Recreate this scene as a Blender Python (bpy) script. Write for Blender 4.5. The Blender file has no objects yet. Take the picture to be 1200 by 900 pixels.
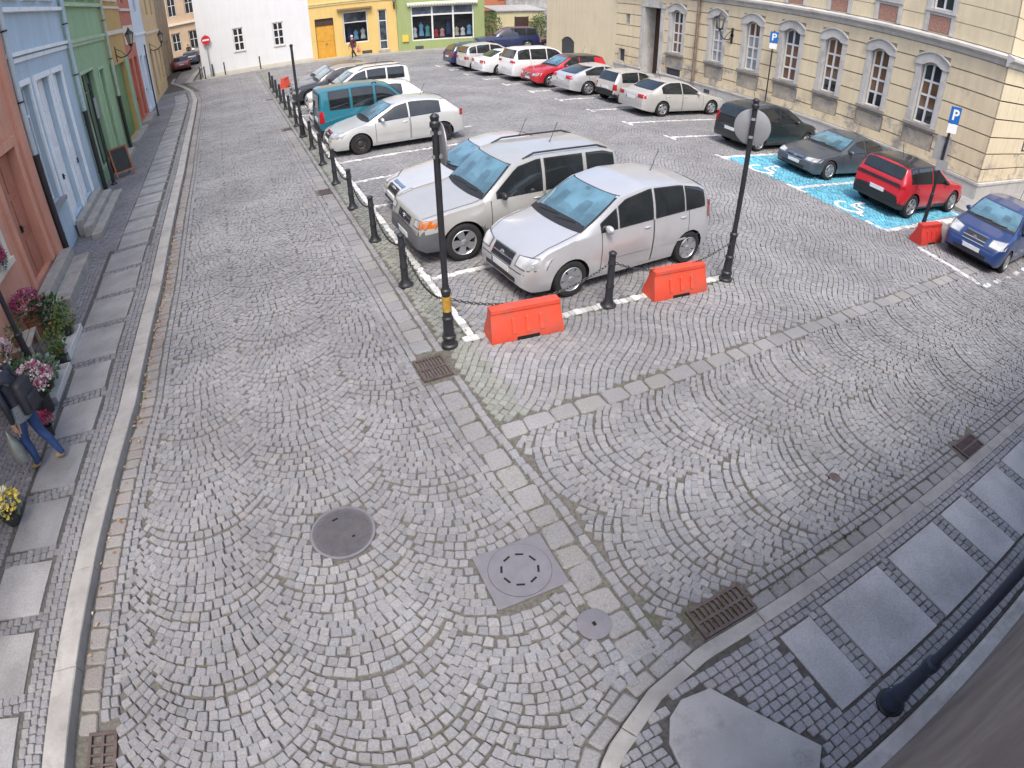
import bpy, math, random
import numpy as np
from mathutils import Vector, Matrix
random.seed(7); RNG = np.random.default_rng(11)
SC = bpy.context.scene
COL = SC.collection
PI = math.pi

# ------------------------------------------------------------------ materials
MATS = {}
def _nt(name):
    m = bpy.data.materials.new(name); m.use_nodes = True
    nt = m.node_tree
    return m, nt, nt.nodes['Principled BSDF']

def mat(name, col, rough=.6, metal=0., var=.12, scale=2.5, bump=0., bscale=40., coat=0., spec=.5, dirt=0., dirtcol=(.12,.11,.10), dscale=.8, dlow=.52, streak=0.):
    if name in MATS: return MATS[name]
    m, nt, b = _nt(name); N = nt.nodes; Lk = nt.links
    b.inputs['Roughness'].default_value = rough
    b.inputs['Metallic'].default_value = metal
    b.inputs['Specular IOR Level'].default_value = spec
    b.inputs['Coat Weight'].default_value = coat
    b.inputs['Coat Roughness'].default_value = .06
    tc = N.new('ShaderNodeTexCoord')
    n1 = N.new('ShaderNodeTexNoise'); n1.inputs['Scale'].default_value = scale; n1.inputs['Detail'].default_value = 6
    n1.inputs['Roughness'].default_value = .62
    Lk.new(tc.outputs['Object'], n1.inputs['Vector'])
    r = N.new('ShaderNodeMapRange'); r.inputs[1].default_value = .3; r.inputs[2].default_value = .7
    r.inputs[3].default_value = 1-var; r.inputs[4].default_value = 1+var
    Lk.new(n1.outputs['Fac'], r.inputs[0])
    mx = N.new('ShaderNodeVectorMath'); mx.operation = 'SCALE'
    mx.inputs[0].default_value = col
    Lk.new(r.outputs[0], mx.inputs['Scale'])
    out = mx.outputs[0]
    if dirt > 0:
        n2 = N.new('ShaderNodeTexNoise'); n2.inputs['Scale'].default_value = dscale; n2.inputs['Detail'].default_value = 9
        n2.inputs['Roughness'].default_value = .7
        Lk.new(tc.outputs['Object'], n2.inputs['Vector'])
        r2 = N.new('ShaderNodeMapRange'); r2.inputs[1].default_value = dlow; r2.inputs[2].default_value = dlow+.12
        r2.inputs[3].default_value = 0; r2.inputs[4].default_value = dirt
        Lk.new(n2.outputs['Fac'], r2.inputs[0])
        mm = N.new('ShaderNodeMix'); mm.data_type = 'RGBA'
        Lk.new(r2.outputs[0], mm.inputs[0]); Lk.new(out, mm.inputs[6]); mm.inputs[7].default_value = (*dirtcol, 1)
        out = mm.outputs[2]
    if streak > 0:
        mp = N.new('ShaderNodeMapping'); mp.inputs['Scale'].default_value = (5.5, 5.5, .32)
        ns = N.new('ShaderNodeTexNoise'); ns.inputs['Scale'].default_value = 1.; ns.inputs['Detail'].default_value = 7; ns.inputs['Roughness'].default_value = .65
        Lk.new(tc.outputs['Object'], mp.inputs['Vector']); Lk.new(mp.outputs[0], ns.inputs['Vector'])
        rs = N.new('ShaderNodeMapRange'); rs.inputs[1].default_value = .42; rs.inputs[2].default_value = .70; rs.inputs[3].default_value = 1.02; rs.inputs[4].default_value = 1-streak
        Lk.new(ns.outputs['Fac'], rs.inputs[0])
        vs_ = N.new('ShaderNodeVectorMath'); vs_.operation = 'SCALE'; Lk.new(out, vs_.inputs[0]); Lk.new(rs.outputs[0], vs_.inputs['Scale']); out = vs_.outputs[0]
    Lk.new(out, b.inputs['Base Color'])
    if bump > 0:
        n3 = N.new('ShaderNodeTexNoise'); n3.inputs['Scale'].default_value = bscale; n3.inputs['Detail'].default_value = 4
        Lk.new(tc.outputs['Object'], n3.inputs['Vector'])
        bp = N.new('ShaderNodeBump'); bp.inputs['Strength'].default_value = bump; bp.inputs['Distance'].default_value = .02
        Lk.new(n3.outputs['Fac'], bp.inputs['Height']); Lk.new(bp.outputs[0], b.inputs['Normal'])
    MATS[name] = m
    return m

def stone_mat(name, rough=.72, grain=.18, bs=.55, b0=.84, b1=1.12):
    """stone whose own colour comes from the per-stone colour attribute, with grain and blotches"""
    m, nt, b = _nt(name); N = nt.nodes; Lk = nt.links
    at = N.new('ShaderNodeAttribute'); at.attribute_name = 'tint'
    tc = N.new('ShaderNodeTexCoord')
    n1 = N.new('ShaderNodeTexNoise'); n1.inputs['Scale'].default_value = 55; n1.inputs['Detail'].default_value = 5
    n2 = N.new('ShaderNodeTexNoise'); n2.inputs['Scale'].default_value = bs; n2.inputs['Detail'].default_value = 5
    for n in (n1, n2): Lk.new(tc.outputs['Object'], n.inputs['Vector'])
    r1 = N.new('ShaderNodeMapRange'); r1.inputs[1].default_value = .3; r1.inputs[2].default_value = .7
    r1.inputs[3].default_value = 1-grain; r1.inputs[4].default_value = 1+grain
    Lk.new(n1.outputs['Fac'], r1.inputs[0])
    r2 = N.new('ShaderNodeMapRange'); r2.inputs[1].default_value = .35; r2.inputs[2].default_value = .65
    r2.inputs[3].default_value = b0; r2.inputs[4].default_value = b1
    Lk.new(n2.outputs['Fac'], r2.inputs[0])
    mu = N.new('ShaderNodeMath'); mu.operation = 'MULTIPLY'
    Lk.new(r1.outputs[0], mu.inputs[0]); Lk.new(r2.outputs[0], mu.inputs[1])
    s = N.new('ShaderNodeVectorMath'); s.operation = 'SCALE'
    Lk.new(at.outputs['Color'], s.inputs[0]); Lk.new(mu.outputs[0], s.inputs['Scale'])
    Lk.new(s.outputs[0], b.inputs['Base Color'])
    b.inputs['Roughness'].default_value = rough; b.inputs['Specular IOR Level'].default_value = .35
    n3 = N.new('ShaderNodeTexNoise'); n3.inputs['Scale'].default_value = 28; n3.inputs['Detail'].default_value = 3
    Lk.new(tc.outputs['Object'], n3.inputs['Vector'])
    bp = N.new('ShaderNodeBump'); bp.inputs['Strength'].default_value = .35; bp.inputs['Distance'].default_value = .015
    Lk.new(n3.outputs['Fac'], bp.inputs['Height']); Lk.new(bp.outputs[0], b.inputs['Normal'])
    return m

def ground_mat(name, base, moss, amt=.5, scale=.9):
    m, nt, b = _nt(name); N = nt.nodes; Lk = nt.links
    tc = N.new('ShaderNodeTexCoord')
    n1 = N.new('ShaderNodeTexNoise'); n1.inputs['Scale'].default_value = scale; n1.inputs['Detail'].default_value = 8
    n1.inputs['Roughness'].default_value = .7
    n2 = N.new('ShaderNodeTexNoise'); n2.inputs['Scale'].default_value = 30; n2.inputs['Detail'].default_value = 4
    for n in (n1, n2): Lk.new(tc.outputs['Object'], n.inputs['Vector'])
    r = N.new('ShaderNodeMapRange'); r.inputs[1].default_value = .52; r.inputs[2].default_value = .66; r.inputs[4].default_value = amt
    Lk.new(n1.outputs['Fac'], r.inputs[0])
    mm = N.new('ShaderNodeMix'); mm.data_type = 'RGBA'
    mm.inputs[6].default_value = (*base, 1); mm.inputs[7].default_value = (*moss, 1)
    Lk.new(r.outputs[0], mm.inputs[0])
    r2 = N.new('ShaderNodeMapRange'); r2.inputs[1].default_value = .3; r2.inputs[2].default_value = .7
    r2.inputs[3].default_value = .7; r2.inputs[4].default_value = 1.3
    Lk.new(n2.outputs['Fac'], r2.inputs[0])
    s = N.new('ShaderNodeVectorMath'); s.operation = 'SCALE'
    Lk.new(mm.outputs[2], s.inputs[0]); Lk.new(r2.outputs[0], s.inputs['Scale'])
    Lk.new(s.outputs[0], b.inputs['Base Color']); b.inputs['Roughness'].default_value = .9
    b.inputs['Specular IOR Level'].default_value = .2
    return m

def glass_mat(name, col, rough=.04, ior=1.5, var=.25):
    if name in MATS: return MATS[name]
    m, nt, b = _nt(name); N = nt.nodes; Lk = nt.links
    tc = N.new('ShaderNodeTexCoord')
    n1 = N.new('ShaderNodeTexNoise'); n1.inputs['Scale'].default_value = 2.2; n1.inputs['Detail'].default_value = 3
    Lk.new(tc.outputs['Object'], n1.inputs['Vector'])
    r = N.new('ShaderNodeMapRange'); r.inputs[1].default_value = .35; r.inputs[2].default_value = .65
    r.inputs[3].default_value = 1-var; r.inputs[4].default_value = 1+var
    Lk.new(n1.outputs['Fac'], r.inputs[0])
    s = N.new('ShaderNodeVectorMath'); s.operation = 'SCALE'; s.inputs[0].default_value = col
    Lk.new(r.outputs[0], s.inputs['Scale']); Lk.new(s.outputs[0], b.inputs['Base Color'])
    b.inputs['Roughness'].default_value = rough; b.inputs['IOR'].default_value = ior
    b.inputs['Coat Weight'].default_value = .6; b.inputs['Coat Roughness'].default_value = .02
    MATS[name] = m
    return m

def paint(name, col, metal=.0, rough=.32):
    """car paint: clear coat, faint road dust"""
    if name in MATS: return MATS[name]
    m = mat(name, col, rough=rough, metal=metal, var=.05, scale=1.6, coat=.7, dirt=.14, dirtcol=tuple(c*.6+.08 for c in col), dscale=1.8, dlow=.52)
    return m

# ------------------------------------------------------------------ mesh builder
class MB:
    def __init__(s): s.v = []; s.f = []; s.m = []; s.T = Matrix.Identity(4)
    def add(s, vs, fs, mi=0):
        o = len(s.v)
        s.v += [tuple(s.T @ Vector(p)) for p in vs]
        for f in fs: s.f.append([o+i for i in f]); s.m.append(mi)
        return s
    def box(s, x0, x1, y0, y1, z0, z1, mi=0):
        return s.add([(x0,y0,z0),(x1,y0,z0),(x1,y1,z0),(x0,y1,z0),(x0,y0,z1),(x1,y0,z1),(x1,y1,z1),(x0,y1,z1)],
                     [(0,3,2,1),(4,5,6,7),(0,1,5,4),(1,2,6,5),(2,3,7,6),(3,0,4,7)], mi)
    def bbox(s, x0, x1, y0, y1, z0, z1, b=.01, mi=0):
        """box with bevelled top and vertical edges"""
        def ring(i, z): return [(x0+i,y0,z),(x1-i,y0,z),(x1,y0+i,z),(x1,y1-i,z),(x1-i,y1,z),(x0+i,y1,z),(x0,y1-i,z),(x0,y0+i,z)]
        def ring2(i, z): return [(x0+i+b*.3,y0+i,z),(x1-i-b*.3,y0+i,z),(x1-i,y0+i+b*.3,z),(x1-i,y1-i-b*.3,z),(x1-i-b*.3,y1-i,z),(x0+i+b*.3,y1-i,z),(x0+i,y1-i-b*.3,z),(x0+i,y0+i+b*.3,z)]
        return s.loft([ring(b, z0), ring(b, z1-b), ring2(b, z1)], mi, caps=True)
    def loft(s, rings, mi=0, caps=False, closed=True):
        n = len(rings[0]); vs = [p for r in rings for p in r]; fs = []
        for i in range(len(rings)-1):
            for j in range(n if closed else n-1):
                k = (j+1) % n
                fs.append((i*n+j, i*n+k, (i+1)*n+k, (i+1)*n+j))
        if caps: fs += [tuple(reversed(range(n))), tuple((len(rings)-1)*n+i for i in range(n))]
        return s.add(vs, fs, mi)
    def prism(s, poly, z0, z1, mi=0):
        return s.loft([[(x,y,z0) for x,y in poly], [(x,y,z1) for x,y in poly]], mi, caps=True)
    def lathe(s, prof, c=(0,0,0), n=16, mi=0, axis='z', caps=True):
        rings = []
        for r, z in prof:
            ring = []
            for k in range(n):
                a = 2*PI*k/n; x, y = r*math.cos(a), r*math.sin(a)
                if axis == 'z': p = (c[0]+x, c[1]+y, c[2]+z)
                elif axis == 'y': p = (c[0]+x, c[1]+z, c[2]-y)
                else: p = (c[0]+z, c[1]+x, c[2]+y)
                ring.append(p)
            rings.append(ring)
        return s.loft(rings, mi, caps)
    def tube(s, path, r, n=8, mi=0, caps=True):
        path = [Vector(p) for p in path]; rings = []
        rs = r if isinstance(r, (list, tuple)) else [r]*len(path)
        up = Vector((0,0,1))
        for i, p in enumerate(path):
            t = (path[min(i+1,len(path)-1)] - path[max(i-1,0)]).normalized()
            a = t.cross(up if abs(t.z) < .95 else Vector((1,0,0))).normalized(); b = a.cross(t)
            rings.append([tuple(p + (a*math.cos(2*PI*k/n) + b*math.sin(2*PI*k/n))*rs[i]) for k in range(n)])
        return s.loft(rings, mi, caps)
    def ball(s, c, r, n=10, m=6, mi=0):
        rx, ry, rz = r if isinstance(r, tuple) else (r,r,r)
        rings = []
        for i in range(m+1):
            a = -PI/2 + PI*i/m; q = max(math.cos(a), .02)
            rings.append([(c[0]+rx*q*math.cos(2*PI*k/n), c[1]+ry*q*math.sin(2*PI*k/n), c[2]+rz*math.sin(a)) for k in range(n)])
        return s.loft(rings, mi, caps=True)
    def grid(s, rows, mi=0):
        n = len(rows[0]); vs = [p for r in rows for p in r]
        return s.add(vs, [(i*n+j, i*n+j+1, (i+1)*n+j+1, (i+1)*n+j) for i in range(len(rows)-1) for j in range(n-1)], mi)
    def disc(s, c, r, n=32, mi=0):
        return s.add([(c[0]+r*math.cos(2*PI*k/n), c[1]+r*math.sin(2*PI*k/n), c[2]) for k in range(n)], [tuple(range(n))], mi)
    def build(s, name, mats, parent=None, smooth=None, fixn=True):
        me = bpy.data.meshes.new(name); me.from_pydata(s.v, [], s.f)
        for m in (mats if isinstance(mats, (list, tuple)) else [mats]): me.materials.append(m)
        me.polygons.foreach_set('material_index', s.m)
        if fixn:
            import bmesh
            bm = bmesh.new(); bm.from_mesh(me); bmesh.ops.recalc_face_normals(bm, faces=bm.faces); bm.to_mesh(me); bm.free()
        if smooth is not None:
            me.shade_smooth(); me.set_sharp_from_angle(angle=math.radians(smooth))
        me.update()
        o = bpy.data.objects.new(name, me); COL.objects.link(o)
        if parent: o.parent = parent
        return o

def tag(o, label=None, cat=None, group=None, kind=None):
    if label: o['label'] = label
    if cat: o['category'] = cat
    if group: o['group'] = group
    if kind: o['kind'] = kind
    return o
def thing(name, label, cat, loc=(0,0,0), rz=0, group=None):
    o = bpy.data.objects.new(name, None); COL.objects.link(o)
    o.empty_display_size = .2
    o.location = loc; o.rotation_euler = (0,0,rz)
    return tag(o, label, cat, group)
def dup(root, loc, rz, label, group=None):
    r = root.copy(); COL.objects.link(r); r.location = loc; r.rotation_euler = (0,0,rz); r['label'] = label
    if group: r['group'] = group
    for ch in list(root.children):
        c = ch.copy(); COL.objects.link(c); c.parent = r
        for g in ch.children:
            d = g.copy(); COL.objects.link(d); d.parent = c
    return r
def struct(o): o['kind'] = 'structure'; return o

# ------------------------------------------------------------------ common materials
BLACK = mat('black_iron', (.022,.023,.027), rough=.45, var=.25, scale=8, bump=.1)
BLACKP = mat('black_plastic', (.02,.02,.022), rough=.5)
GREYP = mat('grey_plastic', (.11,.115,.125), rough=.55)
GALV = mat('galvanised_steel', (.34,.35,.36), rough=.5, metal=.4, var=.1)
CHROME = mat('chrome', (.6,.6,.62), rough=.18, metal=1)
RIM = mat('rim_silver', (.42,.43,.45), rough=.32, metal=.6, var=.15)
RIMD = mat('rim_steel_dark', (.05,.045,.042), rough=.5, metal=.3, var=.3, scale=12)
TYRE = mat('tyre_rubber', (.018,.018,.018), rough=.85, var=.3, scale=10)
WELL = mat('wheel_well', (.008,.008,.008), rough=.95)
GLASS = glass_mat('car_side_glass', (.018,.022,.024))
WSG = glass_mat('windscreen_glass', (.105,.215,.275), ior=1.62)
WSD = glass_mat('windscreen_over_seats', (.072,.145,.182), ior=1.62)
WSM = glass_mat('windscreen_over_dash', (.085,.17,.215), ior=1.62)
LAMP = glass_mat('headlamp_lens', (.45,.47,.48), rough=.12, var=.4)
AMBER = glass_mat('amber_lens', (.65,.16,.015), rough=.15)
REDL = glass_mat('red_lens', (.36,.012,.02), rough=.12)
PLATE = mat('plate_white', (.72,.73,.72), rough=.4, var=.04)
PLBLUE = mat('plate_blue', (.02,.05,.3), rough=.4)
PLTXT = mat('plate_text', (.03,.03,.03), rough=.5)
WHITE = mat('white_paint', (.74,.74,.72), rough=.5, var=.06, dirt=.25, dirtcol=(.45,.44,.41), dscale=3)
# ------------------------------------------------------------------ stone paving
STONE = stone_mat('paving_stone')
SLABM = stone_mat('pavement_slab_stone', rough=.8, grain=.14, bs=1.9, b0=.82, b1=1.14)
GREYS = np.array([(.335,.328,.338),(.365,.355,.350),(.305,.312,.330),(.350,.338,.328),(.275,.273,.282),(.395,.387,.388),(.36,.325,.315)])
GW = np.array([.34,.2,.16,.12,.08,.07,.03])
def tints(n, k=1., pal=GREYS, w=GW, j=.052):
    k = k*.73
    t = pal[RNG.choice(len(pal), n, p=w/w.sum())]
    t = (t*.55 + .33*.45)*np.array([[.992,.997,1.008]])
    return np.clip(t * (k*(1+RNG.normal(0, j, (n,1)))), .03, .9)

def stones(name, cx, cy, ang, w, h, z, tint, near=8., jit=.07, mat_=None, depth=.035, inset=.007, dome=.002):
    cx, cy = np.asarray(cx,float), np.asarray(cy,float); n = len(cx)
    ang = np.broadcast_to(np.asarray(ang,float),(n,)); w = np.broadcast_to(np.asarray(w,float),(n,)); h = np.broadcast_to(np.asarray(h,float),(n,))
    z = np.broadcast_to(np.asarray(z,float),(n,)) + RNG.normal(0,.0028,n) + .005*np.sin(cx*1.35+.6*np.sin(cy*.5))*np.sin(cy*1.05+1.)
    out = []
    for part in (0,1):
        d = np.hypot(cx,cy); sel = (d < near) if part == 0 else (d >= near)
        m = int(sel.sum())
        if m == 0: continue
        W, H, A = w[sel]/2, h[sel]/2, ang[sel]
        if part == 0:
            c = .80
            px = np.stack([-W*c,W*c,W,W,W*c,-W*c,-W,-W],1); py = np.stack([-H,-H,-H*c,H*c,H,H,H*c,-H*c],1)
        else:
            px = np.stack([-W,W,W,-W],1); py = np.stack([-H,-H,H,H],1)
        q = px.shape[1]
        s = np.minimum(W,H)[:,None]
        # coherent corner jitter
        jx = RNG.normal(0,jit,(m,4))*s*2*.5; jy = RNG.normal(0,jit,(m,4))*s*2*.5
        if part == 0:
            idx = [0,1,1,2,2,3,3,0]; px = px + jx[:,idx]; py = py + jy[:,idx]
        else: px = px + jx; py = py + jy
        ca, sa = np.cos(A)[:,None], np.sin(A)[:,None]
        rings = []
        ins = 1 - inset/np.maximum(s,.02)
        tl = RNG.normal(0,.012,(m,2))   # slight tilt
        spec = [(1.0,-depth),(.985,-.010),(ins,dome)] if part == 0 else [(1.0,-depth),(ins*.5+.5,dome*.6)]
        for f, dz in spec:
            X = px*f; Y = py*f
            zz = z[sel][:,None] + dz + (X*tl[:,:1] + Y*tl[:,1:])*(0 if dz < -.02 else 1)
            rings.append(np.stack([cx[sel][:,None] + X*ca - Y*sa, cy[sel][:,None] + X*sa + Y*ca, zz],2))
        nr = len(rings); V = np.stack(rings,1).reshape(m, nr*q, 3)
        quads = [(r*q+j, r*q+(j+1)%q, (r+1)*q+(j+1)%q, (r+1)*q+j) for r in range(nr-1) for j in range(q)]
        top = [(nr-1)*q + j for j in range(q)]
        out.append((V, quads, top, tint[sel], q, nr))
    verts = []; loops = []; starts = []; tots = []; cols = []; vo = 0; lo = 0
    for V, quads, top, T, q, nr in out:
        m = V.shape[0]; vp = nr*q
        pat = np.array([i for f in quads for i in f] + top)
        L = (pat[None,:] + (np.arange(m)*vp)[:,None] + vo)
        loops.append(L.ravel())
        tt = np.array([4]*len(quads) + [len(top)]); tots.append(np.tile(tt, m))
        verts.append(V.reshape(-1,3)); cols.append(np.repeat(T, vp, 0)); vo += m*vp
    verts = np.concatenate(verts); loops = np.concatenate(loops); tots = np.concatenate(tots); cols = np.concatenate(cols)
    starts = np.concatenate([[0], np.cumsum(tots)[:-1]])
    me = bpy.data.meshes.new(name)
    me.vertices.add(len(verts)); me.vertices.foreach_set('co', verts.ravel().astype(np.float32))
    me.loops.add(len(loops)); me.loops.foreach_set('vertex_index', loops.astype(np.int32))
    me.polygons.add(len(tots)); me.polygons.foreach_set('loop_start', starts.astype(np.int32)); me.polygons.foreach_set('loop_total', tots.astype(np.int32))
    at = me.attributes.new('tint','FLOAT_COLOR','POINT')
    at.data.foreach_set('color', np.concatenate([cols, np.ones((len(cols),1))],1).ravel().astype(np.float32))
    me.materials.append(mat_ or STONE); me.update(calc_edges=True); me.shade_flat()
    o = bpy.data.objects.new(name, me); COL.objects.link(o)
    return struct(o)

# lines of the place (metres; y runs up the left street, x across it)
KY = [-8,2.24,4.47,6.9,10.6,18.7,30.9,35.7,40.5,44.5,49,60]
KX = [-3.9,-2.86,-2.55,-2.20,-2.0,-1.9,-1.95,-2.02,-2.45,-3.2,-4.3,-4.4]
def kx(y): return np.interp(y, KY, KX)
CX = [-60,.45,.5,.62,.85,1.17,1.73,2.3,90]; CY = [-9,-9,-3,.2,.6,.93,1.20,1.30,1.30]
def ky(x): return np.interp(x, CX, CY)
def gshift(y): return .135*np.clip((4.6-np.asarray(y))/1.4,0,1)
U = np.array([1,-.2])/math.hypot(1,.2); P0 = np.array([-1.9,47.2])     # north facades
def north(x): return P0[1] - .2*(x-P0[0])

COVERS = [('c',0.0,3.81,.32),('r',1.0,1.72,2.40,3.02),('c',1.67,1.93,.15),('r',1.50,1.92,5.70,6.20),('r',2.42,3.03,1.33,1.66),
          ('r',6.93,7.46,1.29,1.60),('r',-2.74,-2.44,1.6,2.5),('r',1.56,1.88,13.7,14.1),('r',1.56,1.88,22.0,22.4),('r',1.56,1.88,30.2,30.6)]
def covered(x, y, g=.012):
    k = np.zeros(len(x), bool)
    for c in COVERS:
        if c[0] == 'c': k |= np.hypot(x-c[1], y-c[2]) < c[3]+g
        else: k |= (x > c[1]-g) & (x < c[2]+g) & (y > c[3]-g) & (y < c[4]+g)
    return k

def arcs(lanes, a0, a1, axis, pitch=.098, ang=50.):
    """segmental arcs: lanes across, arcs bulging towards the low end of the lane axis"""
    cx=[];cy=[];an=[];w=[];h=[]
    for li,(b0,b1) in enumerate(lanes):
        wd = b1-b0; mid=(b0+b1)/2; th=math.radians(ang); R=wd/2/math.sin(th)
        n = int(round(2*R*th/(pitch*1.02))); K=int((a1-a0)/pitch)
        for k in range(-8,K+8):
            off = RNG.uniform(-.5,.5); wob = RNG.normal(0,.006)
            t = (np.arange(n)+.5+off*.8)/n; t = t[(t>.01)&(t<.99)]
            p = -th + 2*th*t
            s = R*np.sin(p); d = -R*(np.cos(p)-math.cos(th))
            A0 = a0 + k*pitch + (li%2)*pitch*.5 + wob + .02*math.sin(k*.7+li)
            m = len(p)
            if axis=='y': cx.append(mid+s+RNG.normal(0,.004,m)); cy.append(A0+d+RNG.normal(0,.006,m)); an.append(p+RNG.normal(0,.055,m))
            else: cx.append(A0+d+RNG.normal(0,.006,m)); cy.append(mid-s+RNG.normal(0,.004,m)); an.append(p-PI/2+RNG.normal(0,.055,m))
            w.append(np.full(m, 2*R*th/n*.965)*RNG.uniform(.90,1.07,m)); h.append(pitch*np.cos(p*.92)*.965*RNG.uniform(.92,1.06,m))
    return [np.concatenate(q) for q in (cx,cy,an,w,h)]

def rows(p0, ang, length, width, pr, ps, wavy=0., dens=.96):
    """straight courses: start point, direction, course pitch, stone pitch"""
    X=[];Y=[];A=[];W=[];H=[]
    nr = int(width/pr); c,s = math.cos(ang), math.sin(ang)
    for i in range(nr):
        n = int(length/ps)+2
        st = ps*RNG.uniform(.82,1.18,n); u = np.cumsum(st)-st/2 - RNG.uniform(0,ps); 
        v = np.full(n,(i+.5)*pr); slope = np.zeros(n)
        if wavy:
            ph = u*2*PI/1.7
            v = v + wavy*np.sin(ph) + wavy*.5*np.sin(u*.9+2); slope = wavy*2*PI/1.7*np.cos(ph)
        X.append(p0[0]+u*c-v*s); Y.append(p0[1]+u*s+v*c); A.append(ang+np.arctan(slope)+RNG.normal(0,.03,n)); W.append(st*dens); H.append(np.full(n,pr*dens)*RNG.uniform(.93,1.05,n))
    return [np.concatenate(q) for q in (X,Y,A,W,H)]
def pick(a, k): return [q[k] for q in a]
def cat(*a): return [np.concatenate(q) for q in zip(*a)]

# ---- ground sheet: reaches the horizon
gm = ground_mat('joint_earth', (.125,.118,.104), (.085,.105,.045), .5)
b = MB(); b.add([(-400,-400,-.017),(400,-400,-.017),(400,600,-.034),(-400,600,-.017)],[(0,1,2,3)])
struct(b.build('ground', gm))

# ---- left street
w = 1.30
a = arcs([(-3.3,-2.0),(-2.0,-.7),(-.7,.6),(.6,1.9)], -1.5, 47.2, 'y')
k = (a[0] > kx(a[1])+.44) & (a[0] < 1.415+gshift(a[1])) & (a[1] > ky(a[0])+.30) & (a[1] < north(a[0])-1.2) & (a[1] < 55) & ~covered(a[0],a[1]) & (a[1]>-1)
a = pick(a,k); stones('road', *a, 0, tints(len(a[0]), .95))
# gutter of large stones beside the left kerb, then a lengthwise course
gx=[];gy=[];ga=[];gw=[];gh=[]; sx=[];sy=[];sa=[]
y=-1.
while y < 40:
    L = random.uniform(.15,.27); X = float(kx(y+L/2)); sl = math.atan2(float(kx(y+L+.2))-float(kx(y-.2)), L+.4)
    gx.append(X+.13); gy.append(y+L/2); ga.append(-sl); gw.append(.20); gh.append(L*.9); y += L
ga=np.array(ga); gx=np.array(gx);gy=np.array(gy);gw=np.array(gw);gh=np.array(gh)
for off in (.30,.395):
    y=-1.
    while y < 40:
        L=random.uniform(.08,.13); sx.append(float(kx(y))+off); sy.append(y+L/2); sa.append(L*.9); y+=L
k = ~covered(gx,gy,.06)
sandy = np.array([(.335,.30,.25),(.35,.32,.28),(.31,.29,.275),(.33,.27,.235)])
stones('gutter', gx[k],gy[k],ga[k],gw[k],gh[k], -.004, tints(k.sum(),1.,sandy,np.ones(4)), inset=.012)
sx=np.array(sx);sy=np.array(sy);sa=np.array(sa);k=~covered(sx,sy,.05)
stones('gutter', sx[k],sy[k],0,.085,sa[k],0,tints(k.sum(),.95))
# gutter A between street and parking square, gutter B across the square's mouth
y=1.45; q=[]
while y<46:
    L=random.uniform(.22,.36); q.append((1.72,y+L/2,0,.255,L*.93)); y+=L
q=np.array(q); q[:,0]+=gshift(q[:,1]); k=~covered(q[:,0],q[:,1],.05); q=q[k]
big = np.array([(.33,.32,.305),(.31,.305,.30),(.35,.33,.30),(.29,.287,.29)])
stones('gutter', q[:,0],q[:,1],q[:,2],q[:,3],q[:,4],-.006,tints(len(q),1.,big,np.ones(4)), inset=.012)
fl = cat(*[rows((x0,1.4),PI/2,45,.1,.1,.125) for x0 in (1.585,1.485,1.97,2.07)])
g0=fl[0]; fl[0]=fl[0]+gshift(fl[1])*(g0<2.01); k=~covered(fl[0],fl[1],.03) & (fl[1]<46) & (g0<2.01); fl=pick(fl,k); stones('gutter',*fl,0,tints(len(fl[0]),.97))
x=2.0; q=[]
while x<42:
    L=random.uniform(.25,.42); q.append((x+L/2,4.45,0,L*.94,.235)); x+=L
q=np.array(q); stones('gutter', q[:,0],q[:,1],q[:,2],q[:,3],q[:,4],-.003,tints(len(q),1.05,big,np.ones(4)), inset=.012)
# ---- right street
a = arcs([(1.60,2.96),(2.96,4.32)], 1.5, 44, 'x')
k = (a[0] > 2.04+gshift(a[1])*.9) & (a[1] > ky(a[0])+.34) & (a[1] < 4.31) & ~covered(a[0],a[1]); a=pick(a,k)
stones('road', *a, 0, tints(len(a[0]), .98))
# gutter beside the right kerb (follows the corner)
def kerb_path(off):
    P=[]; xs=np.concatenate([np.linspace(.5,2.3,60), np.linspace(2.35,42,500)]); ys=ky(xs)
    dx=np.gradient(xs); dy=np.gradient(ys); n=np.hypot(dx,dy)
    return np.stack([xs-dy/n*off, ys+dx/n*off],1)
def along(path, lmin, lmax, wd):
    d=np.concatenate([[0],np.cumsum(np.hypot(*np.diff(path,axis=0).T))]); t=0; q=[]
    while t<d[-1]-.4:
        L=random.uniform(lmin,lmax); m=t+L/2
        x,y=np.interp(m,d,path[:,0]),np.interp(m,d,path[:,1]); x2,y2=np.interp(m+.05,d,path[:,0]),np.interp(m+.05,d,path[:,1])
        q.append((x,y,math.atan2(y2-y,x2-x),L*.92,wd)); t+=L
    return np.array(q)
q=along(kerb_path(.085),.17,.30,.14); k=~covered(q[:,0],q[:,1],.07); q=q[k]
stones('gutter',*q.T,-.004,tints(len(q),1.,np.array([(.38,.36,.32),(.36,.345,.32),(.33,.325,.31)]),np.ones(3)),inset=.012)
q=np.concatenate([along(kerb_path(o),.09,.13,.085) for o in (.21,.305)]); k=~covered(q[:,0],q[:,1],.05); q=q[k]; stones('gutter',*q.T,0,tints(len(q),.97))

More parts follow.
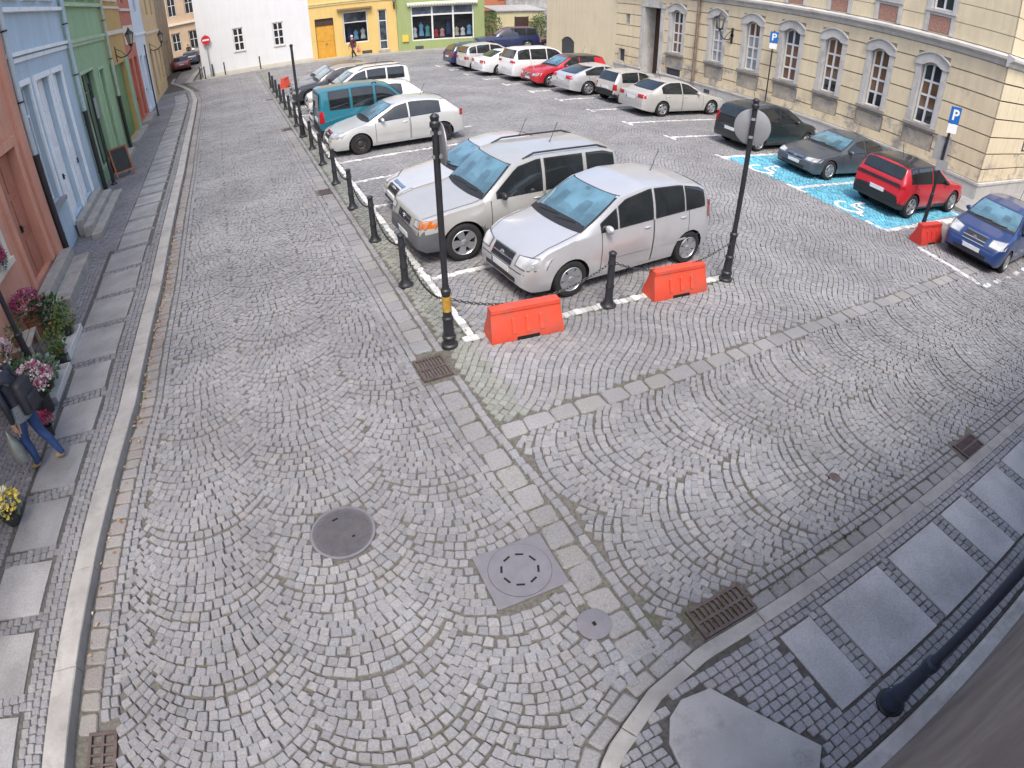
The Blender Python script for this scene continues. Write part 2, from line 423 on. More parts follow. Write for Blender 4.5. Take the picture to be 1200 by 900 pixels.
# ---- the square: diagonal wavy courses; painted stones are laid separately
LINES = []      # (x0,y0,x1,y1,width)
TE = [(11.65,34.0),(11.62,31.9),(11.67,29.7),(11.79,27.5),(11.93,25.5),(12.10,23.3),(12.19,21.06),(12.27,18.83),(12.32,16.57),(12.48,14.46)]
for x,y in TE: LINES += [(x+.06,y,18.2,y-.2,.12),(x,y-.28,x,y+.28,.12)]
for y in (8.30,10.22,12.17,14.19,16.2,18.2,20.2,22.3,24.4,26.4,28.5,30.6): LINES.append((2.52,y,7.2,y,.12))
LINES += [(2.45,6.46,2.45,31.,.12),(2.30,6.38,7.15,6.30,.13)]
LINES += [(12.62,12.2,17.3,12.0,.13),(12.72,9.46,17.3,9.36,.13),(12.80,6.63,16.9,6.50,.14),(12.62,11.9,12.62,12.5,.13),(12.72,9.1,12.72,9.8,.13),(12.80,6.7,12.80,7.2,.13),(16.98,6.5,17.25,9.3,.12)]
LINES += [(12.84,5.72,12.68,3.98,.16)] + [(12.68+i*.62,3.86,12.98+i*.62,3.85,.13) for i in range(9)]
BLUE = (12.70,17.25,6.66,12.12)
def online(x,y,g=.0):
    k=np.zeros(len(x),bool)
    for x0,y0,x1,y1,wd in LINES:
        L=math.hypot(x1-x0,y1-y0); ux,uy=(x1-x0)/L,(y1-y0)/L
        u=(x-x0)*ux+(y-y0)*uy; v=-(x-x0)*uy+(y-y0)*ux
        k|=(u>-.03)&(u<L+.03)&(np.abs(v)<wd/2+.03+g)
    return k
a = rows((5,-21), math.radians(45), 66, 51, .099, .104, wavy=.055)
east = np.where(a[1] > 35.2, 27., np.where(a[1] > 6.05, 17.35, 34.))
k = (a[0] > 2.03) & (a[1] > 4.60) & (a[0] < east) & (a[1] < np.where(a[0]<18.8, north(a[0])-1.2, 60)) & (a[1] < 50) & ~online(a[0],a[1]) & ~covered(a[0],a[1])
a = pick(a,k); ib = (a[0]>BLUE[0])&(a[0]<BLUE[1])&(a[1]>BLUE[2])&(a[1]<BLUE[3])
t = tints(len(a[0]), 1.03)
strip = (a[0] < 2.4); t[strip] *= np.array([.92,.96,.84])
pl = pick(a,~ib); stones('parking_square', *pl, 0, t[~ib])
bl = pick(a,ib); n=len(bl[0])
stones('blue_bay_paving', *bl, 0.001, np.clip(np.array([(.12,.39,.51)])*(1+RNG.normal(0,.16,(n,1))) + RNG.uniform(0,.03,(n,1)), .02,.9))
b=MB(); b.add([(BLUE[0],BLUE[2],-.016),(BLUE[1],BLUE[2],-.016),(BLUE[1],BLUE[3],-.016),(BLUE[0],BLUE[3],-.016)],[(0,1,2,3)])
struct(b.build('blue_bay_paving', mat('blue_joint_paint',(.055,.27,.38),rough=.8,var=.3,scale=6)))
q=[]
for x0,y0,x1,y1,wd in LINES:
    L=math.hypot(x1-x0,y1-y0); an=math.atan2(y1-y0,x1-x0); t=0
    while t<L-.03:
        l=random.uniform(.085,.12); m=t+l/2; v=random.gauss(0,.008)
        q.append((x0+math.cos(an)*m-math.sin(an)*v, y0+math.sin(an)*m+math.cos(an)*v, an+random.gauss(0,.06), l*.99, wd*random.uniform(.86,1.08))); t+=l
q=np.array(q); stones('road_marking',*q.T,.002,np.clip(.58+RNG.normal(0,.09,(len(q),1)),.25,.8)*np.array([[1,1,.985]]),inset=.006,depth=.02)
# wheelchair symbols painted on the blue bays
wp = mat('road_paint_white',(.72,.73,.72),rough=.7,var=.12,scale=18,dirt=.6,dirtcol=(.2,.38,.46),dscale=9,dlow=.56)
for cx,cy in ((13.12,10.95),(13.28,8.0)):
    b=MB(); b.T = Matrix.Translation((cx,cy,.010)) @ Matrix.Rotation(-PI/2,4,'Z') @ Matrix.Scale(.86,4)
    n=26; ring=lambda r,a0,a1:[(r*math.cos(a0+(a1-a0)*i/n),r*math.sin(a0+(a1-a0)*i/n)) for i in range(n+1)]
    A0,A1=math.radians(140),math.radians(375)
    o_=ring(.46,A0,A1); i_=ring(.34,A0,A1)
    b.grid([[(x,y-.15,0) for x,y in o_],[(x,y-.15,0) for x,y in i_]])
    for (x0,y0),(x1,y1) in (((-.08,.55),(-.02,.0)),((-.02,.0),(.38,.0)),((.38,.0),(.52,-.42)),((.52,-.42),(.68,-.36)),((-.06,.3),(.26,.28))):
        L=math.hypot(x1-x0,y1-y0); nx,ny=-(y1-y0)/L*.065,(x1-x0)/L*.065
        b.add([(x0-nx,y0-ny,.004),(x1-nx,y1-ny,.004),(x1+nx,y1+ny,.004),(x0+nx,y0+ny,.004)],[(0,1,2,3)])
    b.disc((-.08,.70,.004),.11,16)
    struct(b.build('road_marking',wp))

# ---- pavements
def pave_base(name, poly, z, m): 
    b=MB(); b.prism(poly, z-.3, z); return struct(b.build(name, m))
pe = ground_mat('pavement_earth',(.10,.095,.087),(.075,.09,.04),.4)
ys=np.linspace(-6,60,80)
pave_base('pavement', [(-30,-6)]+[(float(kx(y))-.02,float(y)) for y in ys]+[(-30,60)], .084, pe)
# kerb stones left
kb=MB(); t0=-3.
while t0<52:
    t1=t0+random.uniform(.9,1.2); ts=np.linspace(t0+.004,t1-.004,5)
    P_=[(float(kx(t))-.003,float(t)) for t in ts]+[(float(kx(t))-.245,float(t)) for t in ts[::-1]]
    cx_,cy_=np.mean(P_,0); kb.loft([[(x,y,-.06) for x,y in P_],[(x,y,.096) for x,y in P_],[(cx_+(x-cx_)*.93,cy_+(y-cy_)*.988,.107) for x,y in P_]],caps=True); t0=t1
struct(kb.build('kerb',mat('kerb_granite',(.33,.32,.30),rough=.8,var=.2,scale=2.2,bump=.3,bscale=40,dirt=.4,dirtcol=(.2,.19,.17),dscale=4)))
# slabs left
q=[]; y=1.2
while y<40:
    if y<8: L,gp,o0,o1=.72,.19,.56,1.20
    elif y<13: L,gp,o0,o1=.98,.17,.54,1.36
    else: L,gp,o0,o1=random.choice((.62,.8,.95)),.16,.52,1.25
    L*=random.uniform(.94,1.06); X=float(kx(y+L/2)); sl=math.atan2(float(kx(y+L))-float(kx(y)),L)
    q.append((X-(o0+o1)/2,y+L/2,-sl,o1-o0,L)); y+=L+gp
SL=np.array(q); stones('pavement_slab',*SL.T,.104,tints(len(SL),1.2,np.array([(.315,.31,.295),(.29,.288,.28),(.33,.32,.30)]),np.ones(3),.05),near=0,jit=.008,depth=.05,inset=.008,mat_=SLABM,dome=.001)
gq=[]
for (x0,y0_,a0,w0,h0),(x1,y1_,a1,w1,h1) in zip(SL[:-1],SL[1:]):
    ya,yb=y0_+h0/2,y1_-h1/2; n=2 if yb-ya>.14 else 1; p=(yb-ya)/n; wd=min(w0,w1)
    for r in range(n):
        u=-wd/2-.02
        while u<wd/2:
            l=random.uniform(.075,.105); gq.append(((x0+x1)/2+u+l/2,ya+p*(r+.5)-(u+l/2)*math.sin(-a0)*0,a0,l*.94,p*.90)); u+=l
gq=np.array(gq); stones('pavement',*gq.T,.100,tints(len(gq),.9))
def inslab(x,y,S,g=.045):
    k=np.zeros(len(x),bool)
    for cx,cy,an,wd,h in S:
        c,s=math.cos(-an),math.sin(-an); u=(x-cx)*c-(y-cy)*s; v=(x-cx)*s+(y-cy)*c
        k|=(np.abs(u)<wd/2+g)&(np.abs(v)<h/2+g)
    return k
a=rows((0,-2),PI/2,46,5.2,.085,.088)
keep=(a[1]>0)&(a[1]<42); a=pick(a,keep); off=-a[0]; a[0]=kx(a[1])-.258-off
SG=SL.copy(); SG[:,4]+=.40; keep=(a[0]>-4.56)&~inslab(a[0],a[1],SG,.05); a=pick(a,keep); stones('pavement',*a,.100,tints(len(a[0]),.92))
# right pavement with corner
xs=np.concatenate([np.linspace(.46,2.4,30),[60]])
pave_base('pavement',[(float(x),float(ky(x))-.02) for x in xs]+[(60,-.24),(2.2,-.24),(2.2,-6),(.45,-6)],.014,pe)
kb=MB(); po,pi_=kerb_path(-.002),kerb_path(-.135); dl=np.concatenate([[0],np.cumsum(np.hypot(*np.diff(po,axis=0).T))]); t0=0.
while t0<dl[-1]-1:
    t1=t0+random.uniform(.75,1.0); ts=np.linspace(t0+.004,t1-.004,7)
    P_=[(float(np.interp(t,dl,po[:,0])),float(np.interp(t,dl,po[:,1]))) for t in ts]+[(float(np.interp(t,dl,pi_[:,0])),float(np.interp(t,dl,pi_[:,1]))) for t in ts[::-1]]
    cx_,cy_=np.mean(P_,0); kb.loft([[(x,y,-.06) for x,y in P_],[(x,y,.042) for x,y in P_],[(cx_+(x-cx_)*.992,cy_+(y-cy_)*.95,.049) for x,y in P_]],caps=True); t0=t1
struct(kb.build('kerb',mat('kerb_granite',(.33,.32,.30),rough=.8,var=.2,scale=2.2,bump=.3,bscale=40,dirt=.4,dirtcol=(.2,.19,.17),dscale=4)))
ex=[(2.98,3.36),(3.53,4.39),(4.56,5.46),(5.64,6.17),(6.35,7.15),(7.33,8.1),(8.3,9.1),(9.3,10.2),(10.4,11.2),(11.4,12.3),(12.5,13.4)]
SR=np.array([((x0+x1)/2,.585,0,x1-x0,.84) for x0,x1 in ex]+[(2.55,.62,0,.55,.84)][:0])
stones('pavement_slab',*SR.T,.040,tints(len(SR),1.65,np.array([(.345,.34,.33),(.325,.32,.312)]),np.ones(2),.04),near=0,jit=.003,depth=.05,inset=.006,mat_=SLABM,dome=.001)
b=MB(); b.prism([(1.58,.50),(1.62,.74),(1.74,.91),(1.90,.99),(2.16,.95),(2.62,.05),(2.35,-.2),(1.56,-.2)],-.02,.042)
o=b.build('pavement_slab',mat('corner_slab',(.40,.395,.38),rough=.85,var=.16,scale=2.2,bump=.3,bscale=50,dirt=.5,dirtcol=(.22,.215,.20),dscale=3.5,dlow=.54)); struct(o)
a=rows((.4,-.30),0,14,1.7,.088,.092)
CP=[(1.58,.50),(1.62,.74),(1.74,.91),(1.90,.99),(2.16,.95),(2.62,.05),(2.35,-.2),(1.56,-.2)]
def incorner(x,y,g=.035):
    k=np.ones(len(x),bool)
    for (x0,y0),(x1,y1) in zip(CP,CP[1:]+CP[:1]):
        L=math.hypot(x1-x0,y1-y0); k&=((x-x0)*(y1-y0)-(y-y0)*(x1-x0))/L>-g
    return k
keep=(a[1]<ky(a[0])-.16)&(a[1]<np.where(a[0]>2.9,1.0,9))&(a[1]>-.23)&~((a[0]>2.93)&(a[0]<13.4)&(a[1]>.125))&~incorner(a[0],a[1]); a=pick(a,keep); stones('pavement',*a,.034,tints(len(a[0]),1.2))
gq=[]
for k_ in range(len(ex)-1):
    xa,xb=ex[k_][1],ex[k_+1][0]; p=(xb-xa)/2
    for r in range(2):
        v=.165
        while v<1.0: l=random.uniform(.075,.10); gq.append((xa+p*(r+.5),v+l/2,0,p*.92,l*.94)); v+=l
for v in (1.055,1.135):
    u=2.75
    while u<13.5: l=random.uniform(.075,.11); gq.append((u+l/2,v,0,l*.94,.074)); u+=l
gq=np.array(gq); stones('pavement',*gq.T,.034,tints(len(gq),1.2))
# pavement along the palace and the north row
pvm = mat('pavement_concrete',(.30,.295,.28),rough=.85,var=.18,scale=1.5,bump=.2,bscale=12,dirt=.4,dirtcol=(.2,.19,.17))
b=MB(); b.prism([(17.5,6.2),(60,6.2),(60,7.3),(19.4,7.5),(19.4,35),(17.5,35)],-.2,.10); struct(b.build('pavement',pvm))
b=MB(); b.prism([(17.36,6.06),(60,6.06),(60,6.19),(17.49,6.19),(17.49,35),(17.36,35)],-.2,.105); struct(b.build('kerb',mat('kerb_stone',(.34,.33,.31),rough=.8,var=.15,scale=3,bump=.15)))
b=MB(); b.prism([(-2.6,46.15),(18.8,41.87),(18.8,43.5),(-1.9,47.6)],-.2,.11); struct(b.build('pavement',pvm))
b=MB(); b.prism([(-3.3,46.6),(-2.9,46.05),(18.8,41.72),(18.8,41.86),(-2.6,46.14),(-2.75,46.7),(-2.3,60),(-2.5,60)],-.2,.12); struct(b.build('kerb',MATS['kerb_stone']))
# far street and yard surfaces
asp = mat('far_street_setts',(.21,.21,.215),rough=.85,var=.2,scale=3,bump=.3,bscale=14)
b=MB(); b.add([(-4.6,49,-.012),(-2.4,46.8,-.012),(-1.2,110,-.012),(-5.4,110,-.012)],[(0,1,2,3)]); struct(b.build('road',asp))
b=MB(); b.add([(18.6,42,-.013),(19.2,35.2,-.013),(60,35.2,-.013),(60,70,-.013),(18.6,70,-.013)],[(0,1,2,3)]); struct(b.build('yard',asp))

# fallen leaves in the left gutter, weeds in the joints
lm = [mat('dry_leaf_%s'%n,c,rough=.8,var=.2) for n,c in (('brown',(.24,.11,.045)),('tan',(.38,.24,.11)),('pale',(.5,.42,.3)))]
b=MB()
for i in range(420):
    y=random.choice((random.gauss(9,2.2),random.gauss(12,2),random.uniform(3,30))); 
    if y<1: continue
    x=float(kx(y))+abs(random.gauss(.03,.06))+.01; r=random.uniform(.012,.032); an=random.uniform(0,PI)
    c,s=math.cos(an)*r,math.sin(an)*r; z=.006+random.uniform(0,.012)
    b.add([(x-c,y-s,z),(x+s*.6,y-c*.6,z+random.uniform(0,.012)),(x+c,y+s,z+.004),(x-s*.6,y+c*.6,z+random.uniform(0,.012))],[(0,1,2,3)],random.choice((0,0,1,1,2)))
tag(b.build('fallen_leaves',lm,fixn=False),'brown fallen leaves lying along the left kerb gutter','leaves',kind='stuff')
gr=[mat('weed_green',(.07,.125,.025),rough=.8,var=.3,scale=6),mat('weed_olive',(.11,.12,.035),rough=.8,var=.3,scale=6)]
b=MB()
def tuft(x,y,n,sp,hh):
    for i in range(n):
        px,py=x+random.gauss(0,sp),y+random.gauss(0,sp*.6); a=random.uniform(0,2*PI); l=random.uniform(.4,1)*hh; w_=.004+l*.06
        dx,dy=math.cos(a)*l*.7,math.sin(a)*l*.7
        b.add([(px-dy*.12-w_,py,-.012),(px+w_,py,-.012),(px+dx+w_*.3,py+dy,l*.8)],[(0,1,2)],random.randint(0,1))
for i in range(150): tuft(random.gauss(4.0,1.0),float(ky(3))+random.choice((.15,.255,.155))+random.gauss(0,.012),5,.02,.035)
for i in range(130): tuft(random.uniform(1.45,2.02),random.uniform(1.6,7),4,.02,.02)
for i in range(210): tuft(2.25+random.gauss(0,.16),6.2+abs(random.gauss(0,2.6)),5,.025,.028)
for i in range(110): tuft(random.uniform(2.4,3.2),random.uniform(6.4,8.0),5,.03,.022)
for i in range(60): tuft(random.choice((4.55,6.97,5.85,3.1))+random.gauss(0,.15),6.2+random.gauss(0,.07),6,.03,.03)
for i in range(60): tuft(random.uniform(2,9),random.uniform(1.6,4.3),4,.02,.018)
tag(b.build('weeds',gr,fixn=False),'small green weeds growing in the cobble joints','weeds',kind='stuff')
# ------------------------------------------------------------------ buildings
def wall_mesh(W, z0, H, ops, reveal=.18, mi=0, ri=0):
    """front wall in local x (along), y (inwards), z with true openings and their reveals"""
    xs = sorted({0., W} | {round(v,4) for o in ops for v in (o[0],o[1])}); zs = sorted({z0, H} | {round(v,4) for o in ops for v in (o[2],o[3])})
    b = MB()
    for i in range(len(xs)-1):
        for j in range(len(zs)-1):
            mx, mz = (xs[i]+xs[i+1])/2, (zs[j]+zs[j+1])/2
            if any(o[0]<mx<o[1] and o[2]<mz<o[3] for o in ops): continue
            b.add([(xs[i],0,zs[j]),(xs[i+1],0,zs[j]),(xs[i+1],0,zs[j+1]),(xs[i],0,zs[j+1])],[(0,1,2,3)],mi)
    for x0,x1,a,c,*r in ops:
        d = r[0] if r else reveal
        b.add([(x0,0,a),(x1,0,a),(x1,d,a),(x0,d,a)],[(0,1,2,3)],ri); b.add([(x0,0,c),(x1,0,c),(x1,d,c),(x0,d,c)],[(0,1,2,3)],ri)
        b.add([(x0,0,a),(x0,d,a),(x0,d,c),(x0,0,c)],[(0,1,2,3)],ri); b.add([(x1,0,a),(x1,d,a),(x1,d,c),(x1,0,c)],[(0,1,2,3)],ri)
    return b
def shell(b, W, z0, H, D, mi=0):
    b.add([(0,0,z0),(0,D,z0),(0,D,H),(0,0,H)],[(0,1,2,3)],mi); b.add([(W,0,z0),(W,D,z0),(W,D,H),(W,0,H)],[(0,1,2,3)],mi)
    b.add([(0,D,z0),(W,D,z0),(W,D,H),(0,D,H)],[(0,1,2,3)],mi)
def roof(root, W, H, D, m, over=.35):
    b=MB(); b.loft([[(-.05,-over,H-.02),(-.05,D/2,H+D*.32),(-.05,D+over,H-.02),(-.05,D+over,H-.14),(-.05,D/2,H+D*.32-.14),(-.05,-over,H-.14)],
                    [(W+.05,-over,H-.02),(W+.05,D/2,H+D*.32),(W+.05,D+over,H-.02),(W+.05,D+over,H-.14),(W+.05,D/2,H+D*.32-.14),(W+.05,-over,H-.14)]],caps=True)
    return b.build('roof', m, root)
FRW = mat('window_white',(.70,.70,.69),rough=.45,var=.05,dirt=.3,dirtcol=(.5,.49,.46),dscale=4)
PANE = glass_mat('window_pane',(.030,.034,.040))
PANEL = glass_mat('pane_with_blind',(.30,.31,.32),rough=.1)
PANEB = glass_mat('pane_with_curtain',(.17,.095,.055),rough=.08)
def clear_glass(name):
    m=bpy.data.materials.new(name); m.use_nodes=True; nt=m.node_tree; N=nt.nodes; b=N['Principled BSDF']; out=N['Material Output']
    b.inputs['Base Color'].default_value=(.02,.025,.03,1); b.inputs['Roughness'].default_value=.03; b.inputs['Coat Weight'].default_value=.5
    tr=N.new('ShaderNodeBsdfTransparent'); tr.inputs[0].default_value=(.86,.9,.92,1); mx=N.new('ShaderNodeMixShader'); tc=N.new('ShaderNodeTexCoord'); nz=N.new('ShaderNodeTexNoise'); nz.inputs['Scale'].default_value=1.3
    r=N.new('ShaderNodeMapRange'); r.inputs[1].default_value=.3; r.inputs[2].default_value=.7; r.inputs[3].default_value=.12; r.inputs[4].default_value=.34
    nt.links.new(tc.outputs['Object'],nz.inputs['Vector']); nt.links.new(nz.outputs['Fac'],r.inputs[0]); nt.links.new(r.outputs[0],mx.inputs[0]); nt.links.new(tr.outputs[0],mx.inputs[1]); nt.links.new(b.outputs[0],mx.inputs[2]); nt.links.new(mx.outputs[0],out.inputs['Surface']); return m
SHOPG = clear_glass('shop_glass')
PANED = glass_mat('shop_pane',(.05,.062,.075),var=.5)
ROOF = mat('roof_tiles',(.25,.10,.065),rough=.85,var=.3,scale=9,bump=.4,bscale=20)
def window(root, x0, x1, z0, z1, y=.12, cols=2, rows=(.5,), fm=FRW, pm=PANE, fw=.05, bw=.03, name='window', arch=0., rowmats=None, backing=True):
    """frame with mullions and its glass as a sub-part; arch = rise of a segmental head"""
    b=MB(); t=.05
    n=9
    def head(x): return z1 - arch*((2*(x-x0)/(x1-x0)-1)**2)
    b.box(x0,x0+fw,y,y+t,z0,head(x0)); b.box(x1-fw,x1,y,y+t,z0,head(x1)); b.box(x0+fw,x1-fw,y,y+t,z0,z0+fw)
    xs=[x0+fw+(x1-x0-2*fw)*i/n for i in range(n+1)]
    for i in range(n):
        a,c=xs[i],xs[i+1]
        b.add([(a,y,head(a)-fw),(c,y,head(c)-fw),(c,y,head(c)),(a,y,head(a)),(a,y+t,head(a)-fw),(c,y+t,head(c)-fw),(c,y+t,head(c)),(a,y+t,head(a))],[(0,1,2,3),(0,4,5,1),(4,7,6,5)])
    for i in range(1,cols):
        xc=x0+(x1-x0)*i/cols; b.box(xc-bw,xc+bw,y-.008,y+t-.004,z0+fw,head(xc)-fw)
    zs=[z0]
    for r_ in rows:
        zc=z0+(z1-z0)*r_; b.box(x0+fw,x1-fw,y-.004,y+t-.006,zc-bw,zc+bw); zs.append(zc)
    zs.append(z1)
    w_=b.build(name,fm,root)
    g=MB(); mats=rowmats or [pm]*(len(zs)-1); um=list(dict.fromkeys(mats))
    for i in range(len(zs)-1):
        if i < len(zs)-2: g.add([(x0+.01,y+.03,zs[i]),(x1-.01,y+.03,zs[i]),(x1-.01,y+.03,zs[i+1]),(x0+.01,y+.03,zs[i+1])],[(0,1,2,3)],um.index(mats[i]))
        else:
            X=[x0+.01+(x1-x0-.02)*k/n for k in range(n+1)]
            g.add([(x,y+.03,zs[i]) for x in X]+[(x,y+.03,head(x)-.01) for x in reversed(X)],[tuple(range(2*n+2))],um.index(mats[i]))
    g.build('pane',um,w_)
    return w_
def door(root,x0,x1,z0,z1,m,y=.14,panels=(2,3),handle=True,label=None):
    b=MB(); b.box(x0,x1,y,y+.05,z0,z1)
    nx,nz=panels; pw=(x1-x0)/nx; ph=(z1-z0)/nz
    for i in range(nx):
        for j in range(nz):
            b.box(x0+i*pw+.07,x0+(i+1)*pw-.07,y-.018,y+.01,z0+j*ph+.08,z0+(j+1)*ph-.06)
    d=b.build('door',m,root)
    if handle:
        h=MB(); h.tube([(x1-.12 if nx==1 else (x0+x1)/2+.05,y-.05,z0+1.0),(x1-.22 if nx==1 else (x0+x1)/2+.15,y-.05,z0+1.0)],.012,6); h.box((x1-.12 if nx==1 else (x0+x1)/2+.05)-.015,(x1-.12 if nx==1 else (x0+x1)/2+.05)+.015,y-.055,y,z0+.93,z0+1.07)
        h.build('handle',BLACK,d)
    return d

# ---- palace on the right: yellow rusticated ground floor
YEL = mat('yellow_plaster',streak=.09,col=(.70,.595,.405),rough=.88,var=.08,scale=1.1,bump=.15,bscale=30,dirt=.75,dirtcol=(.37,.345,.30),dscale=.75,dlow=.60)
YELP = mat('yellow_plaster_peeling',streak=.09,col=(.68,.575,.39),rough=.9,var=.12,scale=1.4,bump=.3,bscale=14,dirt=.95,dirtcol=(.27,.255,.24),dscale=1.1,dlow=.50)
GREYST = mat('grey_stone_trim',streak=.09,col=(.52,.505,.475),rough=.85,var=.12,scale=2,bump=.15,bscale=25,dirt=.5,dirtcol=(.27,.26,.25),dscale=1.5)
PLIN = mat('plinth_stone',streak=.09,col=(.47,.46,.44),rough=.85,var=.15,scale=1.2,bump=.2,bscale=18,dirt=.5,dirtcol=(.27,.26,.245),dscale=1.2)
GROOVE = mat('groove_mortar',(.34,.285,.20),rough=.9)
BRK = mat('brick_relief',(.36,.20,.15),rough=.9,var=.3,scale=22,bump=.5,bscale=26)
DKW = mat('dark_wood',(.055,.028,.02),rough=.6,var=.25,scale=5)
HATCH = mat('dark_metal_hatch',(.055,.06,.07),rough=.6,var=.2,scale=6)
PX,PY0 = 19.2, 27.3        # wall plane x, north end of the rusticated part
pal = thing('palace','large ochre yellow palace building with grooved walls and tall white arched windows','building',(PX,PY0,0),-PI/2)
WIN = [(22.85,22.05),(20.15,19.4),(18.1,17.33),(16.08,15.28),(14.08,13.33),(12.08,11.35),(10.1,9.33)]
loc = lambda y: PY0-y
PW = PY0-7.25; PH = 9.2
ops=[]
for a,c in WIN: ops.append((loc(a),loc(c),1.74,3.76,.20))
ops += [(loc(24.85),loc(23.65),.35,3.72,.75),(loc(26.45),loc(26.15),2.7,3.28,.2),(loc(26.95),loc(26.45),.75,1.38,.15),(loc(23.05),loc(22.0),.42,1.12,.12)]
UP=[(14.1,13.35),(12.08,11.33),(10.15,9.38),(16.1,15.35),(18.1,17.35),(20.1,19.4),(22.8,22.05)]
for a,c in UP: ops.append((loc(a),loc(c),5.45,7.4,.2))
wb = wall_mesh(PW,-.1,PH,ops,mi=0,ri=1); shell(wb,PW,-.1,PH,9)
wb.build('wall',[GROOVE,GREYST],pal)
# rusticated courses standing proud of the grooves
bands=[(.66,1.06),(1.10,1.56),(1.60,2.10),(2.14,2.68),(2.72,3.25),(3.29,3.78),(3.82,4.28)]
bb=MB()
blk=[(a-.2,c+.2) if i<7 else (a,c) for i,(a,c) in enumerate([(loc(w0),loc(w1)) for w0,w1 in WIN])]
cuts=[(x0,x1,1.66,4.05) for x0,x1 in blk]+[(loc(25.15),loc(23.35),0,4.0),(loc(26.47),loc(26.13),2.66,3.30),(loc(26.98),loc(26.42),.72,1.42),(loc(23.1),loc(21.95),0,1.16)]
lowp=[(x0-.02,x1+.02,.95,1.5) for x0,x1 in blk]
def band_blocks(mb,W,cuts,zlist,y=-.035,mi=0,x00=0.):
    for z0,z1 in zlist:
        zs=sorted({z0,z1}|{v for c in cuts for v in (c[2],c[3]) if z0<v<z1})
        for a,c in zip(zs,zs[1:]):
            xs=sorted({x00,W}|{v for q in cuts if q[2]<(a+c)/2<q[3] for v in (q[0],q[1]) if x00<v<W})
            for p,q_ in zip(xs,xs[1:]):
                if any(k[0]<(p+q_)/2<k[1] and k[2]<(a+c)/2<k[3] for k in cuts): continue
                mb.box(p,q_,y,-.001,a,c-.0008,mi)
band_blocks(bb,PW-.02,cuts+lowp,bands[2:],mi=0); band_blocks(bb,PW-.02,cuts+lowp,bands[:2],mi=1)
bb.build('rusticated_courses',[YEL,YELP],pal)
for x0,x1 in blk:
    pb=MB(); pb.box(x0+.03,x1-.03,-.018,-.001,.97,1.48)
    pb.build('panel',mat('bare_render_panel',(.42,.37,.29),rough=.9,var=.15,scale=2,bump=.3,bscale=14,dirt=.95,dirtcol=(.25,.245,.24),dscale=1.6,dlow=.47),pal)
# plinth
pb=MB(); dz=loc(23.25),loc(24.98)
for x0,x1 in ((0,loc(24.9)),(loc(23.6),PW-.002)):
    pb.box(x0,x1,-.10,-.002,-.1,.56); pb.box(x0,x1,-.13,-.003,.5605,.64,1)
pb.build('plinth',[PLIN,GREYST],pal)
# cornice between the storeys
pb=MB(); prof=[(-.002,4.30),(-.06,4.30),(-.09,4.36),(-.09,4.42),(-.20,4.50),(-.24,4.52),(-.24,4.60),(-.002,4.68)]
pb.loft([[(0,y,z) for y,z in prof],[(PW-.002,y,z) for y,z in prof]],caps=True); pb.build('cornice',GREYST,pal)
# upper floor plaster
ub=MB(); band_blocks(ub,PW-.02,[(loc(a)-.16,loc(c)+.16,4.72,7.7) for a,c in UP],[(4.70,5.2),(5.22,5.8),(5.82,6.4),(6.42,7.0),(7.02,7.6),(7.62,PH)],y=-.03); ub.build('upper_courses',YEL,pal)
for i,(w0,w1) in enumerate(WIN):
    x0,x1=loc(w0),loc(w1)
    # surround: jambs and a segmental arched hood
    s=MB(); s.box(x0-.19,x0-.002,-.055,-.001,1.70,3.68); s.box(x1+.002,x1+.19,-.055,-.001,1.70,3.68)
    n=12; ro=.19
    def hd(x,e): 
        u=(2*(x-(x0-.19))/(x1-x0+.38)-1); return 3.68+e*(1-u*u)
    X=[x0-.24+(x1-x0+.48)*k/n for k in range(n+1)]
    lo=[(x,max(3.60,3.56+.20*(1-(2*(x-x0)/(x1-x0)-1)**2)) if x0<x<x1 else 3.60) for x in X]; hi=[(x,3.80+.26*(1-(2*(x-X[0])/(X[-1]-X[0])-1)**2)) for x in X]
    s.loft([[(x,-.09,z) for x,z in lo]+[(x,-.09,z) for x,z in reversed(hi)],[(x,-.002,z) for x,z in lo]+[(x,-.002,z) for x,z in reversed(hi)]],caps=True)
    hi2=[(x,z+.05) for x,z in hi]; 
    s.loft([[(x,-.14,z+.001) for x,z in hi]+[(x,-.14,z) for x,z in reversed(hi2)],[(x,-.003,z+.001) for x,z in hi]+[(x,-.003,z) for x,z in reversed(hi2)]],caps=True)
    s.build('window_surround',GREYST,pal)
    s=MB(); s.box(x0-.22,x1+.22,-.13,.05,1.60,1.70); s.box(x0-.17,x1+.17,-.08,-.002,1.52,1.599); s.build('sill',mat('sill_stone',(.27,.255,.24),rough=.85,var=.2,scale=4,bump=.2),pal)
    rm = [PANEL,PANEL,PANEL,PANEB] if i in (1,2) else ([PANE,PANEB,PANEB,PANEB] if i in (4,5,6) else [PANEB,PANEB,PANEB,PANE])
    if i==6: rm=[PANE,PANEB,PANEB,PANE]
    window(pal,x0+.03,x1-.03,1.72,3.745,y=.10,cols=2,rows=(.25,.47,.70),arch=.10,rowmats=rm,fw=.065,bw=.035)
for a,c in UP:
    x0,x1=loc(a),loc(c)
    s=MB(); s.box(x0-.15,x0-.002,-.06,-.001,4.70,7.5); s.box(x1+.002,x1+.15,-.06,-.001,4.70,7.5); s.box(x0-.16,x1+.16,-.10,-.001,5.36,5.44); s.box(x0,x1,-.05,-.001,5.27,5.3595); s.build('window_surround',GREYST,pal)
    s=MB(); s.box(x0+.01,x1-.01,-.03,-.001,4.74,5.26); s.build('brick_panel',BRK,pal)
    window(pal,x0+.03,x1-.03,5.46,7.38,y=.10,cols=2,rows=(.3,.7),pm=PANE,fw=.06)
